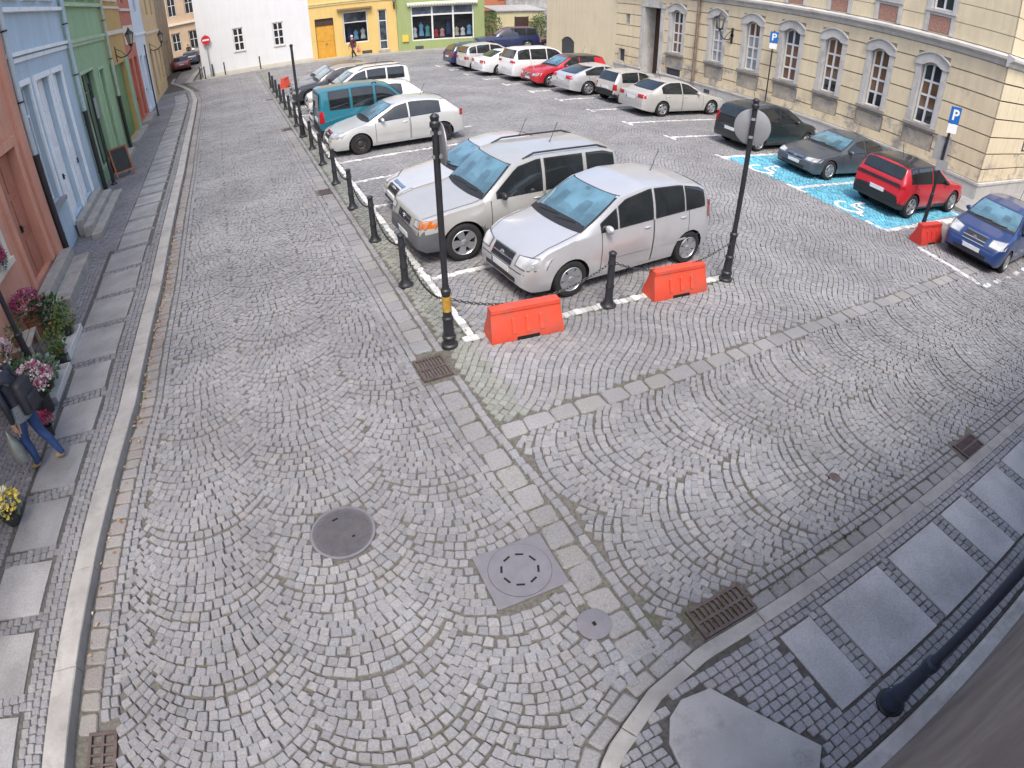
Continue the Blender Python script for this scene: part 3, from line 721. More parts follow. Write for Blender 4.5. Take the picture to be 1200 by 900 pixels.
# doorway with deep grey reveal
s=MB(); s.box(loc(25.15),loc(24.86),-.07,-.001,.2,3.75); s.box(loc(23.64),loc(23.36),-.07,-.001,.2,3.75)
X=[loc(25.2)+(1.9)*k/10 for k in range(11)]; hi=[(x,3.9+.2*(1-((x-X[0])/.95-1)**2)) for x in X]
s.loft([[(x,-.10,3.752) for x in X]+[(x,-.10,z) for x,z in reversed(hi)],[(x,-.002,3.752) for x in X]+[(x,-.002,z) for x,z in reversed(hi)]],caps=True)
s.build('door_surround',GREYST,pal)
door(pal,loc(24.85)+.01,loc(23.65)-.01,.36,3.70,DKW,y=.62,panels=(2,3))
s=MB(); s.box(loc(25.0),loc(23.5),-.4,.7,.10,.22); s.box(loc(24.9),loc(23.6),-.12,.72,.22,.36); s.build('step',GREYST,pal)
s=MB(); s.box(loc(23.04),loc(22.01),.08,.11,.42,1.11); s.build('hatch',HATCH,pal)
s=MB(); s.box(loc(26.94),loc(26.46),.10,.13,.76,1.37); s.build('hatch',HATCH,pal)
window(pal,loc(26.44),loc(26.16),2.71,3.27,y=.12,cols=1,rows=(.5,),fw=.03)
s=MB(); s.box(loc(20.15),loc(19.8),-.115,-.101,.2,.44); s.build('vent',HATCH,pal)
roof(pal,PW,PH,9,ROOF)
# south flank of the palace
pf = thing('palace_wing','yellow palace side wing with grooved courses turning the corner behind the blue hatchback','building',(PX+.0,7.25,0),0)
FW=14.; wb=MB(); wb.add([(0,0,-.1),(FW,0,-.1),(FW,0,PH),(0,0,PH)],[(0,1,2,3)]); wb.add([(FW,0,-.1),(FW,9,-.1),(FW,9,PH),(FW,0,PH)],[(0,1,2,3)]); wb.build('wall',GROOVE,pf)
bb=MB(); cutw=[(3.2,4.3,1.66,4.05)]; band_blocks(bb,FW,cutw,bands[2:],mi=0,x00=-.034); band_blocks(bb,FW,cutw,bands[:2],mi=1,x00=-.034)
band_blocks(bb,FW,[],[(4.70,5.2),(5.22,5.8),(5.82,6.4),(6.42,7.0),(7.02,7.6),(7.62,PH)],y=-.03,x00=-.029); bb.build('rusticated_courses',[YEL,YELP],pf)
window(pf,3.42,4.15,1.72,3.9,y=-.03,cols=2,rows=(.3,.7))
pb=MB(); pb.box(-.1,FW,-.10,-.002,-.1,.5598); pb.box(-.13,FW,-.13,-.003,.5612,.6395,1); pb.build('plinth',[PLIN,GREYST],pf)
pb=MB(); pb.loft([[(-.24,y,z) for y,z in prof],[(FW,y,z-.001) for y,z in prof]],caps=True); pb.build('cornice',GREYST,pf)

# ---- plain pale yellow wing to the north of it
PALE = mat('pale_yellow_render',streak=.09,col=(.70,.60,.42),rough=.9,var=.05,scale=.7,bump=.08,bscale=40,dirt=.5,dirtcol=(.52,.43,.28),dscale=.6,dlow=.58)
pw = thing('annexe','plain pale yellow rendered building with one small arched dark hatch','building',(PX-.02,34.85,0),-PI/2)
W2=34.85-27.31; hx=34.85-33.0
wb=wall_mesh(W2,-.1,8.6,[(hx,hx+1.5,.35,1.55,.15)]); shell(wb,W2,-.1,8.6,9); wb.build('wall',PALE,pw)
s=MB(); X=[hx+.02+1.46*k/10 for k in range(11)]; s.add([(hx+.02,.04,.36),(hx+1.48,.04,.36)]+[(x,.04,1.28+.26*(1-((x-X[0])/.73-1)**2)) for x in reversed(X)],[tuple(range(13))]); s.build('hatch',HATCH,pw)
s=MB()
for sgn in (0,1):
    q=[(hx+.001 if sgn==0 else hx+1.499,1.27)]+[(x,1.285+.26*(1-((x-X[0])/.73-1)**2)) for x in (X[:6] if sgn==0 else X[5:][::-1])]+[(hx+.75,1.549),(hx+.001 if sgn==0 else hx+1.499,1.549)]
    s.loft([[(x,.0,z) for x,z in q],[(x,.1,z) for x,z in q]],caps=True)
s.build('arch_head',PALE,pw); roof(pw,W2,8.6,9,ROOF)

# ---- drainpipes (each a thing)
def downpipe(x,y,z0,z1,r,label,two=None,off=(0,0),upper=GALV):
    t=thing('downpipe',label,'drainpipe',(x,y,0))
    if two:
        b=MB(); b.tube([(0,0,two),(0,0,z1)],r,10); b.build('pipe',upper,t,smooth=40)
        b=MB(); b.tube([(0,0,z0),(0,0,two)],r*1.12,10); b.lathe([(r*1.3,two-.06),(r*1.3,two+.02)],n=10); b.build('cast_iron_base',BLACK,t,smooth=40)
    else:
        b=MB(); b.tube([(0,0,z0),(0,0,z1)],r,10); b.build('pipe',upper,t,smooth=40)
    z=z0+.6
    while z<z1:
        b=MB(); b.lathe([(r*1.25,z),(r*1.25,z+.035)],n=10); b.box(min(0,off[0]),max(0,off[0])+.001,min(0,off[1])-.01,max(0,off[1])+.01,z+.005,z+.03); z+=1.5
        b.build('bracket',upper if not two else BLACK,t)
downpipe(PX-.14,20.94,.1,9,.075,'brown drainpipe on the palace wall left of the wall lantern',off=(.12,0),upper=mat('rusty_pipe',(.20,.15,.12),rough=.7,var=.3,scale=4))

# ---- houses on the left
LX=-4.55
FOOT = .10
def left_house(name,label,y0,y1,H,m,ops,D=8,base=None):
    t=thing(name,label,'house',(LX,y0,0),PI/2)
    wb=wall_mesh(y1-y0,-.1,H,ops); shell(wb,y1-y0,-.1,H,D); wb.build('wall',m,t); roof(t,y1-y0,H,D,ROOF)
    return t
SAL=mat('salmon_render',streak=.09,col=(.62,.30,.205),rough=.88,var=.09,scale=1.2,bump=.1,bscale=35,dirt=.35,dirtcol=(.46,.2,.14),dscale=.9)
CREAM=mat('cream_trim',streak=.09,col=(.66,.60,.49),rough=.8,var=.06)
BLU=mat('pale_blue_render',streak=.09,col=(.44,.545,.615),rough=.88,var=.07,scale=1.1,bump=.1,bscale=35,dirt=.3,dirtcol=(.36,.46,.55),dscale=.8)
BLW=mat('bluish_white_trim',streak=.09,col=(.80,.83,.84),rough=.75,var=.05,dirt=.25,dirtcol=(.5,.55,.56),dscale=2)
GRN=mat('sage_green_render',streak=.09,col=(.285,.43,.25),rough=.88,var=.08,scale=1.1,bump=.1,bscale=35,dirt=.35,dirtcol=(.21,.33,.18),dscale=.8)
GRNT=mat('sage_trim',(.38,.49,.33),rough=.8)
GDOOR=mat('green_gate_paint',(.10,.225,.085),rough=.55,var=.12,scale=4)
OCH=mat('ochre_render',streak=.09,col=(.52,.335,.12),rough=.88,var=.09,scale=1.3)
RED=mat('brick_red_render',streak=.09,col=(.50,.165,.11),rough=.88,var=.09,scale=1.3)
PBL=mat('white_blue_render',streak=.09,col=(.60,.68,.74),rough=.88,var=.06,scale=1.3)
TANF=mat('tan_render',streak=.09,col=(.60,.44,.24),rough=.88,var=.08,scale=1.3)
STEP=mat('worn_stone_step',(.34,.325,.29),rough=.85,var=.2,scale=3,bump=.25,bscale=16,dirt=.5,dirtcol=(.20,.185,.15),dscale=2.5)
def Y(y,y0): return y-y0
y0=2.0
sal=left_house('salmon_house','salmon pink house with cream window frame behind the flower stall',y0,13.4,8.6,SAL,[(Y(8.9,y0),Y(10.35,y0),1.45,3.3),(Y(11.2,y0),Y(12.5,y0),.5,3.0),(Y(4.0,y0),Y(6.5,y0),.5,3.0)])
def surround(root,x0,x1,z0,z1,m,wd=.14,y=-.05,bottom=False):
    s=MB(); s.box(x0-wd,x0-.002,y,-.001,z0,z1); s.box(x1+.002,x1+wd,y,-.001,z0,z1); s.box(x0-wd,x1+wd,y-.01,-.001,z1+.0005,z1+wd)
    if bottom: s.box(x0-wd,x1+wd,y-.06,-.001,z0-.10,z0-.0005)
    return s.build('window_surround',m,root)
surround(sal,Y(8.9,y0),Y(10.35,y0),1.45,3.3,CREAM,.16,bottom=True); window(sal,Y(8.92,y0),Y(10.33,y0),1.46,3.29,rows=(.65,),fm=CREAM)
door(sal,Y(11.22,y0),Y(12.48,y0),.5,2.98,mat('terracotta_door',(.42,.16,.10),rough=.6),panels=(2,3)); surround(sal,Y(11.2,y0),Y(12.5,y0),.5,3.0,SAL,.18,-.06)
door(sal,Y(4.02,y0),Y(6.48,y0),.5,2.98,DKW,panels=(3,2))
s=MB(); s.box(Y(12.95,y0),Y(13.39,y0),-.07,-.001,.1,8.5); s.build('pilaster',SAL,sal)
s=MB(); s.bbox(Y(10.75,y0),Y(13.15,y0),-.36,-.071,.1,.48,.012); s.bbox(Y(10.7,y0),Y(13.0,y0),-.74,-.362,.1,.29,.015); s.build('step',STEP,sal)

y0=13.4
blu=left_house('pale_blue_house','pale blue house with white panelled doors and stone steps',y0,19.05,8.8,BLU,[(Y(13.62,y0),Y(14.62,y0),1.28,4.0),(Y(15.18,y0),Y(16.35,y0),.5,4.0),(Y(16.75,y0),Y(17.75,y0),.5,4.0),(Y(14.0,y0),Y(15.0,y0),6.0,8.0),(Y(15.6,y0),Y(16.6,y0),6.0,8.0),(Y(17.2,y0),Y(18.2,y0),6.0,8.0)])
window(blu,Y(13.64,y0),Y(14.60,y0),1.30,3.98,rows=(.75,),fm=BLW,cols=1,pm=PANED)
surround(blu,Y(13.62,y0),Y(14.62,y0),1.28,4.0,BLW,.13,bottom=False); surround(blu,Y(15.18,y0),Y(16.35,y0),.4,4.0,BLW,.14); surround(blu,Y(16.75,y0),Y(17.75,y0),.4,4.0,BLW,.14)
s=MB(); s.box(Y(13.5,y0),Y(14.74,y0),-.15,-.002,1.18,1.275); s.build('sill',mat('sill_grey',(.28,.28,.29),rough=.8),blu)
WDOOR=mat('white_door_paint',(.80,.81,.82),rough=.5,var=.04,dirt=.2,dirtcol=(.55,.56,.57),dscale=3)
door(blu,Y(15.2,y0),Y(16.33,y0),.5,3.98,WDOOR,panels=(2,4)); door(blu,Y(16.77,y0),Y(17.73,y0),.5,3.98,WDOOR,panels=(1,4))
s=MB()
for z,dp,h_ in ((4.66,.10,.09),(4.52,.05,.10),(5.62,.12,.10)): s.box(.02,5.63,-dp,-.001,z,z+h_)
s.build('string_course',BLW,blu)
for a in (14.0,15.6,17.2): surround(blu,Y(a,y0),Y(a+1,y0),6.0,8.0,BLW,.15,bottom=True); window(blu,Y(a,y0)+.02,Y(a+1,y0)-.02,6.01,7.98,rows=(.65,))
s=MB(); s.bbox(Y(14.35,y0),Y(18.15,y0),-.80,-.52,.1,.24,.014); s.bbox(Y(14.75,y0),Y(18.0,y0),-.518,-.26,.1,.37,.014); s.bbox(Y(15.0,y0),Y(17.9,y0),-.258,-.056,.1,.50,.012); s.build('step',STEP,blu)
downpipe(LX+.12,13.47,.1,8.8,.065,'grey drainpipe with black base between salmon and blue houses',two=2.55,off=(-.1,0),upper=mat('painted_pipe_blue',(.42,.50,.54),rough=.6))
downpipe(LX+.12,19.02,.1,8.8,.065,'grey drainpipe with black base between blue and green houses',two=2.6,off=(-.1,0),upper=MATS['painted_pipe_blue'])

y0=19.05
grn=left_house('green_house','sage green house with dark display window by the chalkboard',y0,25.3,9.0,GRN,[(Y(19.9,y0),Y(21.9,y0),.55,3.62),(Y(22.9,y0),Y(23.7,y0),.3,3.5),(Y(19.9,y0),Y(21.0,y0),6.1,8.2),(Y(21.7,y0),Y(22.8,y0),6.1,8.2),(Y(23.5,y0),Y(24.6,y0),6.1,8.2)])
window(grn,Y(19.92,y0),Y(21.88,y0),.57,3.6,rows=(.8,),cols=2,fm=mat('dark_green_frame',(.06,.10,.055),rough=.5),pm=PANED); surround(grn,Y(19.9,y0),Y(21.9,y0),.55,3.62,GRNT,.10)
door(grn,Y(22.92,y0),Y(23.68,y0),.3,3.48,GDOOR,panels=(1,4)); surround(grn,Y(22.9,y0),Y(23.7,y0),.3,3.5,GRNT,.10)
s=MB(); s.box(.1,6.2,-.10,-.001,4.62,4.74); s.box(.1,6.2,-.06,-.001,4.5,4.6195); s.box(.1,6.2,-.12,-.001,5.74,5.86); s.build('string_course',GRNT,grn)
for a in (19.9,21.7,23.5): surround(grn,Y(a,y0),Y(a+1.1,y0),6.1,8.2,CREAM,.15,bottom=True); window(grn,Y(a,y0)+.02,Y(a+1.1,y0)-.02,6.11,8.18,rows=(.65,))
s=MB(); s.bbox(Y(22.6,y0),Y(24.3,y0),-.45,-.012,.1,.28,.012); s.build('step',STEP,grn)
downpipe(LX+.12,25.28,.1,9,.065,'grey drainpipe with black base beside the green gate',two=2.2,off=(-.1,0),upper=mat('painted_pipe_green',(.36,.44,.36),rough=.6))
y0=25.3
och=left_house('ochre_house','ochre house front above a tall dark green boarded gate',y0,30.2,8.8,OCH,[(Y(26.2,y0),Y(29.2,y0),.15,3.35,.3),(Y(26.5,y0),Y(27.5,y0),6.1,8.2),(Y(28.2,y0),Y(29.2,y0),6.1,8.2)])
s=MB(); s.box(Y(26.21,y0),Y(29.19,y0),.2,.24,.16,3.34)
for k in range(12): s.box(Y(26.25,y0)+k*.245,Y(26.25,y0)+k*.245+.20,.165,.1995,.2,3.3)
d=s.build('gate',GDOOR,och); h_=MB(); h_.box(1.9,1.98,.13,.164,1.1,1.3); h_.build('handle',BLACK,d)
s=MB(); s.box(.05,4.85,-.08,-.001,4.6,4.78); s.box(.05,4.85,-.06,-.001,5.7,5.8); s.build('string_course',CREAM,och)
for a,c in ((.05,.88),(3.93,4.85)): s=MB(); s.box(a,c,-.04,-.001,.1,3.5); s.build('pilaster',GRN,och)
for a in (26.5,28.2): surround(och,Y(a,y0),Y(a+1,y0),6.1,8.2,CREAM,.15,bottom=True); window(och,Y(a,y0)+.02,Y(a+1,y0)-.02,6.11,8.18)
s=MB(); s.bbox(.5,4.4,-.4,-.042,.1,.22,.012); s.build('step',STEP,och)
y0=30.2
rd=left_house('red_house','brick red house with narrow doors and white upper panel',y0,34.0,8.6,RED,[(Y(30.7,y0),Y(31.7,y0),.3,3.3),(Y(32.3,y0),Y(33.4,y0),.3,3.3),(Y(31,y0),Y(32,y0),6,8)])
door(rd,Y(30.72,y0),Y(31.68,y0),.3,3.28,mat('rust_red_door',(.42,.09,.05),rough=.5),panels=(1,4)); door(rd,Y(32.32,y0),Y(33.38,y0),.3,3.28,MATS['rust_red_door'],panels=(2,4))
s=MB(); s.box(.3,3.5,-.03,-.001,4.0,4.9); s.box(.05,3.75,-.09,-.001,5.6,5.72); s.build('panel',CREAM,rd); window(rd,Y(31,y0)+.02,Y(32,y0)-.02,6.01,7.98)
s=MB(); s.bbox(.3,3.5,-.42,-.002,.1,.26,.012); s.build('step',STEP,rd)
y0=34.0
wb_=left_house('white_blue_house','bluish white house with pale shutters between red and tan houses',y0,38.5,8.8,PBL,[(Y(34.6,y0),Y(35.6,y0),.3,3.2),(Y(36.4,y0),Y(37.8,y0),.9,3.1),(Y(35.5,y0),Y(36.6,y0),5.6,7.6)])
door(wb_,Y(34.62,y0),Y(35.58,y0),.3,3.18,WDOOR,panels=(1,3)); window(wb_,Y(36.42,y0),Y(37.78,y0),.92,3.08,pm=PANED); window(wb_,Y(35.52,y0),Y(36.58,y0),5.62,7.58)
s=MB(); s.box(.05,4.45,-.09,-.001,4.3,4.42); s.build('string_course',BLW,wb_)
y0=38.5
tn=left_house('tan_house','tan corner house at the far end of the left row',y0,47.0,8.8,TANF,[(Y(39.5,y0),Y(40.6,y0),.3,3.2),(Y(42,y0),Y(43.4,y0),.9,3.1),(Y(44.6,y0),Y(45.8,y0),.9,3.1),(Y(41,y0),Y(42,y0),5.4,7.4),(Y(44,y0),Y(45,y0),5.4,7.4)])
door(tn,Y(39.52,y0),Y(40.58,y0),.3,3.18,DKW,panels=(2,3)); window(tn,Y(42.02,y0),Y(43.38,y0),.92,3.08); window(tn,Y(44.62,y0),Y(45.78,y0),.92,3.08); window(tn,Y(41.02,y0),Y(41.98,y0),5.42,7.38); window(tn,Y(44.02,y0),Y(44.98,y0),5.42,7.38)
s=MB(); s.box(.05,8.45,-.09,-.001,4.2,4.36); s.build('string_course',CREAM,tn)

# ---- north row (local x runs along the fronts)
NR=math.atan2(-.2,1); UL=math.hypot(1,.2)
def npos(x): return (x, float(north(x)), 0)
def nx_(x,x0): return (x-x0)*UL
WHT=mat('white_render',streak=.03,col=(.66,.665,.67),rough=.88,var=.03,scale=.8,bump=.06,bscale=35,dirt=.35,dirtcol=(.60,.57,.50),dscale=.7,dlow=.56)
YSH=mat('shop_yellow_render',streak=.05,col=(.66,.47,.17),rough=.85,var=.05,scale=1.)
GSH=mat('shop_green_render',streak=.09,col=(.30,.365,.155),rough=.85,var=.06,scale=1.,bump=.1)
x0=-1.9
wh=thing('white_house','plain white rendered house with two small white framed windows','house',npos(x0),NR); Wd=nx_(6.1,x0)
o_=[(nx_(.62,x0),nx_(1.38,x0),1.62,3.3,.1),(nx_(3.47,x0),nx_(4.22,x0),1.55,3.25,.1),(nx_(.62,x0),nx_(1.38,x0),5.8,7.6,.1),(nx_(3.47,x0),nx_(4.22,x0),5.8,7.6,.1)]
wb=wall_mesh(Wd,-.1,9,o_); shell(wb,Wd,-.1,9,10); wb.build('wall',WHT,wh); roof(wh,Wd,9,10,ROOF)
for q in o_: window(wh,q[0]+.01,q[1]-.01,q[2]+.01,q[3]-.01,y=.05,cols=2,rows=(.36,.68),fw=.07,bw=.04)
for q in o_: s=MB(); s.box(q[0]-.05,q[1]+.05,-.06,-.001,q[2]-.07,q[2]-.002); s.build('sill',GREYST,wh)
s=MB(); s.box(0,Wd,-.02,-.001,-.05,.30); s.build('plinth',mat('dirty_white_plinth',(.56,.53,.45),rough=.9,var=.15,scale=2,dirt=.5,dirtcol=(.4,.36,.27),dscale=2),wh)
x0=6.1
ye=thing('yellow_shop','bright yellow shop front with ochre wooden double door','shop',npos(x0),NR); Wd=nx_(12.2,x0)-.02
o_=[(nx_(6.45,x0),nx_(7.75,x0),.15,3.05,.15),(nx_(8.4,x0),nx_(10.15,x0),1.0,3.35,.15),(nx_(10.88,x0),nx_(11.5,x0),.3,3.3,.15)]
wb=wall_mesh(Wd,-.1,9,o_); shell(wb,Wd,-.1,9,10); wb.build('wall',YSH,ye); roof(ye,Wd,9,10,ROOF)
door(ye,o_[0][0]+.02,o_[0][1]-.02,.16,2.52,mat('ochre_wood_door',(.60,.31,.035),rough=.55,var=.12,scale=5),panels=(2,2)); s=MB(); s.box(o_[0][0]+.02,o_[0][1]-.02,.10,.14,2.53,3.04); s.build('transom',DKW,ye)
window(ye,o_[1][0]+.01,o_[1][1]-.01,1.01,3.34,cols=1,rows=(.66,),rowmats=[SHOPG,PANED],fw=.08)
INT=mat('shop_interior',(.09,.085,.08),rough=.9)
def display(root,x0,x1,z0,z1):
    b=MB(); b.box(x0-.05,x1+.05,.30,1.1,z0-.06,z0); b.add([(x0-.1,1.1,z0-.1),(x1+.1,1.1,z0-.1),(x1+.1,1.1,z1+.1),(x0-.1,1.1,z1+.1)],[(0,1,2,3)]); b.build('display_shelf',INT,root)
display(ye,o_[1][0],o_[1][1],1.0,3.35)
window(ye,o_[2][0]+.01,o_[2][1]-.01,.32,3.29,cols=1,rows=(.22,.72),pm=PANED,fw=.07,name='shop_door')
s=MB(); s.box(o_[1][0]-.35,o_[1][1]+.35,-.30,-.001,3.50,3.62); s.build('awning_box',mat('awning_case',(.22,.17,.10),rough=.6),ye)
s=MB(); s.box(.02,Wd-.02,-.10,-.001,4.1,4.22); s.box(.02,Wd-.02,-.05,-.001,3.95,4.0995); s.build('string_course',mat('yellow_trim',(.70,.56,.26),rough=.8),ye)
s=MB(); s.box(nx_(9.6,x0),nx_(10.3,x0),-.012,-.001,.16,.38); s.build('vent',HATCH,ye)
s=MB(); s.box(o_[2][0]-.1,o_[2][1]+.1,-.25,-.002,.1,.29); s.build('step',STEP,ye)
x0=12.2
gs=thing('green_shop','olive green shop with a wide three part display window','shop',npos(x0),NR); Wd=nx_(18.5,x0)
o_=[(nx_(13.2,x0),nx_(17.75,x0),.72,3.35,.25)]
wb=wall_mesh(Wd,-.1,9,o_); shell(wb,Wd,-.1,9,10); wb.build('wall',GSH,gs); roof(gs,Wd,9,10,ROOF)
q=o_[0]; window(gs,q[0]+.01,q[1]-.01,.73,3.34,cols=3,rows=(.73,),pm=PANED,fw=.10,bw=.06,rowmats=[SHOPG,glass_mat('upper_pane',(.10,.12,.15))]); display(gs,q[0],q[1],.72,3.35)
n=26; vb=MB()
for k in range(n):
    a=q[0]-.25+(q[1]-q[0]+.5)*k/n; c=q[0]-.25+(q[1]-q[0]+.5)*(k+1)/n; mI=k%2
    vb.add([(a,-.18,3.48),(c,-.18,3.48),((c*.75+a*.25),-.18,3.33),((a*.75+c*.25),-.18,3.33)],[(0,1,2,3)],0)
    vb.add([(a,-.18,3.48),(c,-.18,3.48),(c,-.02,3.60),(a,-.02,3.60)],[(0,1,2,3)],0)
vb.build('awning',mat('cream_awning_cloth',(.62,.60,.50),rough=.9),gs)
s=MB(); s.box(nx_(12.5,x0),nx_(12.95,x0),-.10,-.001,.75,1.25); s.build('meter_box',mat('yellow_box',(.72,.50,.07),rough=.5),gs)
s=MB(); s.box(nx_(13.4,x0),nx_(14.0,x0),-.012,-.001,.10,.36); s.build('vent',HATCH,gs)
cl=[mat('stock_%d'%i,c,rough=.8) for i,c in enumerate([(.5,.52,.55),(.25,.45,.6),(.55,.15,.15),(.6,.58,.5),(.12,.16,.3)])]

def dress_form(root_pos,rz,lx,z,cols,label,h=1.05):
    c,s_=math.cos(rz),math.sin(rz); y=.62
    t=thing('dress_form',label,'mannequin',(root_pos[0]+lx*c-y*s_,root_pos[1]+lx*s_+y*c,z),rz,'dressed shop window dummies')
    b=MB(); b.lathe([(.16,0),(.16,.02),(.02,.03),(.02,.25*h)],n=12); b.build('stand',BLACK,t)
    b=MB(); b.lathe([(.02,.24*h),(.20,.25*h),(.17,.45*h),(.13,.62*h),(.18,.80*h),(.17,.90*h),(.06,.95*h),(.05,1.02*h),(.02,1.04*h)],n=14); o=b.build('garment',mat('garment_%s'%cols[0],cols[1],rough=.85,var=.15,scale=8),t,smooth=60); o.scale=(1,.7,1)
    return t
CL={'blue':(.18,.38,.58),'white':(.66,.66,.64),'navy':(.03,.05,.16),'red':(.50,.06,.06),'pink':(.62,.32,.34),'cream':(.60,.52,.40),'teal':(.10,.32,.34)}
g0=npos(12.2); GW=(q[1]-q[0])/3
for i,(bay,f,c_,hh) in enumerate([('left',.18,'white',1.0),('left',.5,'blue',1.3),('left',.8,'teal',1.1),('middle',.2,'red',.75),('middle',.5,'pink',.8),('middle',.8,'navy',1.35),('right',.2,'cream',.85),('right',.5,'white',.8),('right',.82,'blue',1.0)]):
    dress_form(g0,NR,q[0]+GW*({'left':0,'middle':1,'right':2}[bay]+f),.725,(c_,CL[c_]),'%s dressed dummy in the %s third of the green shop window'%(c_,bay),hh)
y0_=npos(6.1)
for f,c_,hh in ((.22,'navy',1.1),(.5,'blue',.9),(.8,'white',1.0)): dress_form(y0_,NR,nx_(8.4,6.1)+1.75*f,1.005,(c_,CL[c_]),'%s dressed dummy in the yellow shop window'%c_,hh)
# ---- yard behind the gap
sh=thing('yard_shed','small cream yellow shed with dark double door in the rear yard','shed',(22.6,50,0),0)
s=MB(); s.box(0,4.6,0,3.2,-.1,2.35); s.build('wall',mat('cream_render',(.62,.54,.33),rough=.9,var=.08,dirt=.4,dirtcol=(.45,.38,.25)),sh)
s=MB(); s.add([(-.15,-.15,2.36),(4.75,-.15,2.36),(4.75,3.3,2.75),(-.15,3.3,2.75),(-.15,-.15,2.44),(4.75,-.15,2.44),(4.75,3.3,2.83),(-.15,3.3,2.83)],[(0,3,2,1),(4,5,6,7),(0,1,5,4),(1,2,6,5),(2,3,7,6),(3,0,4,7)]); s.build('roof',mat('grey_felt_roof',(.36,.36,.36),rough=.85,var=.2),sh)
s=MB(); s.box(1.75,3.0,-.05,-.002,0,1.85); s.box(1.7,1.749,-.07,-.001,0,1.9); s.box(3.001,3.05,-.07,-.001,0,1.9); s.build('door',DKW,sh)
ob=thing('orange_house','orange red house with dark windows behind the yard shed','house',(18.7,56,0),-.05)
ob_ops=[(4.3,5.2,3.2,5.0),(1.3,2.3,.8,2.6),(6.6,7.6,3.2,5.0)]
wb=wall_mesh(14,-.1,9,ob_ops); shell(wb,14,-.1,9,8); wb.build('wall',mat('orange_render',(.55,.22,.12),rough=.9,var=.1),ob); roof(ob,14,9,8,ROOF)
for q in ob_ops: window(ob,q[0]+.02,q[1]-.02,q[2]+.02,q[3]-.02,fm=DKW)
gw=thing('stained_wall','stained grey garden wall with creeper behind the shed','wall',(25.4,54,0),0)
s=MB(); s.box(0,5,0,.3,-.1,4.2); s.build('wall',mat('stained_grey',(.42,.41,.40),rough=.9,var=.25,scale=2,dirt=.8,dirtcol=(.2,.2,.17)),gw)
s=MB(); s.box(-.02,5.02,-.05,.35,4.2,4.3); s.build('coping',ROOF,gw)

# ---- far street end
fb=thing('far_tan_building','tan stone building with arched windows closing the far street','building',(-13,84,0),0)
fo=[(2+i*2.2,3.1+i*2.2,.9,3.2) for i in range(6)]+[(2+i*2.2,3.1+i*2.2,5.4,8.2) for i in range(6)]
wb=wall_mesh(17,-.1,12,fo); shell(wb,17,-.1,12,9); wb.build('wall',mat('tan_stone',(.50,.38,.26),rough=.88,var=.12,scale=.8),fb); roof(fb,17,12,9,ROOF)
for q in fo: window(fb,q[0]+.05,q[1]-.05,q[2]+.02,q[3]-.02,arch=.18)
s=MB(); s.box(0,17,-.25,-.001,4.2,4.5); s.box(0,17,-.2,-.001,8.7,9.0); s.build('cornice',CREAM,fb)
fb2=thing('far_left_house','cream house beyond the tan corner house in the far street','house',(-5.3,49.5,0),PI/2)
f2=[(2+i*3,3.2+i*3,.9,3.1) for i in range(4)]+[(2+i*3,3.2+i*3,5.2,7.4) for i in range(4)]
wb=wall_mesh(16,-.1,10,f2); shell(wb,16,-.1,10,8); wb.build('wall',mat('cream_front',(.58,.50,.36),rough=.9,var=.08),fb2); roof(fb2,16,10,8,ROOF)
for q in f2: window(fb2,q[0]+.02,q[1]-.02,q[2]+.02,q[3]-.02)
fb3=thing('far_right_house','pinkish house behind the white house in the far street','house',(-1.3,82,0),-PI/2)
wb=wall_mesh(24,-.1,10,[(3+i*3,4.2+i*3,1,3.2) for i in range(7)]); shell(wb,24,-.1,10,6); wb.build('wall',mat('pinkish_render',(.48,.36,.30),rough=.9,var=.1),fb3); roof(fb3,24,10,6,ROOF)
for i in range(7): window(fb3,3.02+i*3,4.18+i*3,1.02,3.18)

# ---- the building under the camera
cb=thing('corner_building','grey brown corner building wall with pale base ledge beside the bottom right pavement','building',(.9,-.25,0),0)
s=MB(); s.box(0,45,-8,-.14,-.1,4.45); s.build('wall',mat('grey_brown_render',streak=.09,col=(.25,.22,.19),rough=.85,var=.22,scale=1.6,bump=.2,bscale=20,dirt=.5,dirtcol=(.36,.33,.30),dscale=1.1),cb)
s=MB(); s.loft([[(x,-.138,-.1),(x,.0,-.1),(x,.0,.10),(x,-.03,.13),(x,-.138,.15)] for x in (0,45)],caps=True); s.build('ledge',mat('pale_ledge',(.50,.475,.44),rough=.85,var=.16,scale=4,bump=.3,bscale=25,dirt=.6,dirtcol=(.3,.28,.25),dscale=3,dlow=.5),cb)
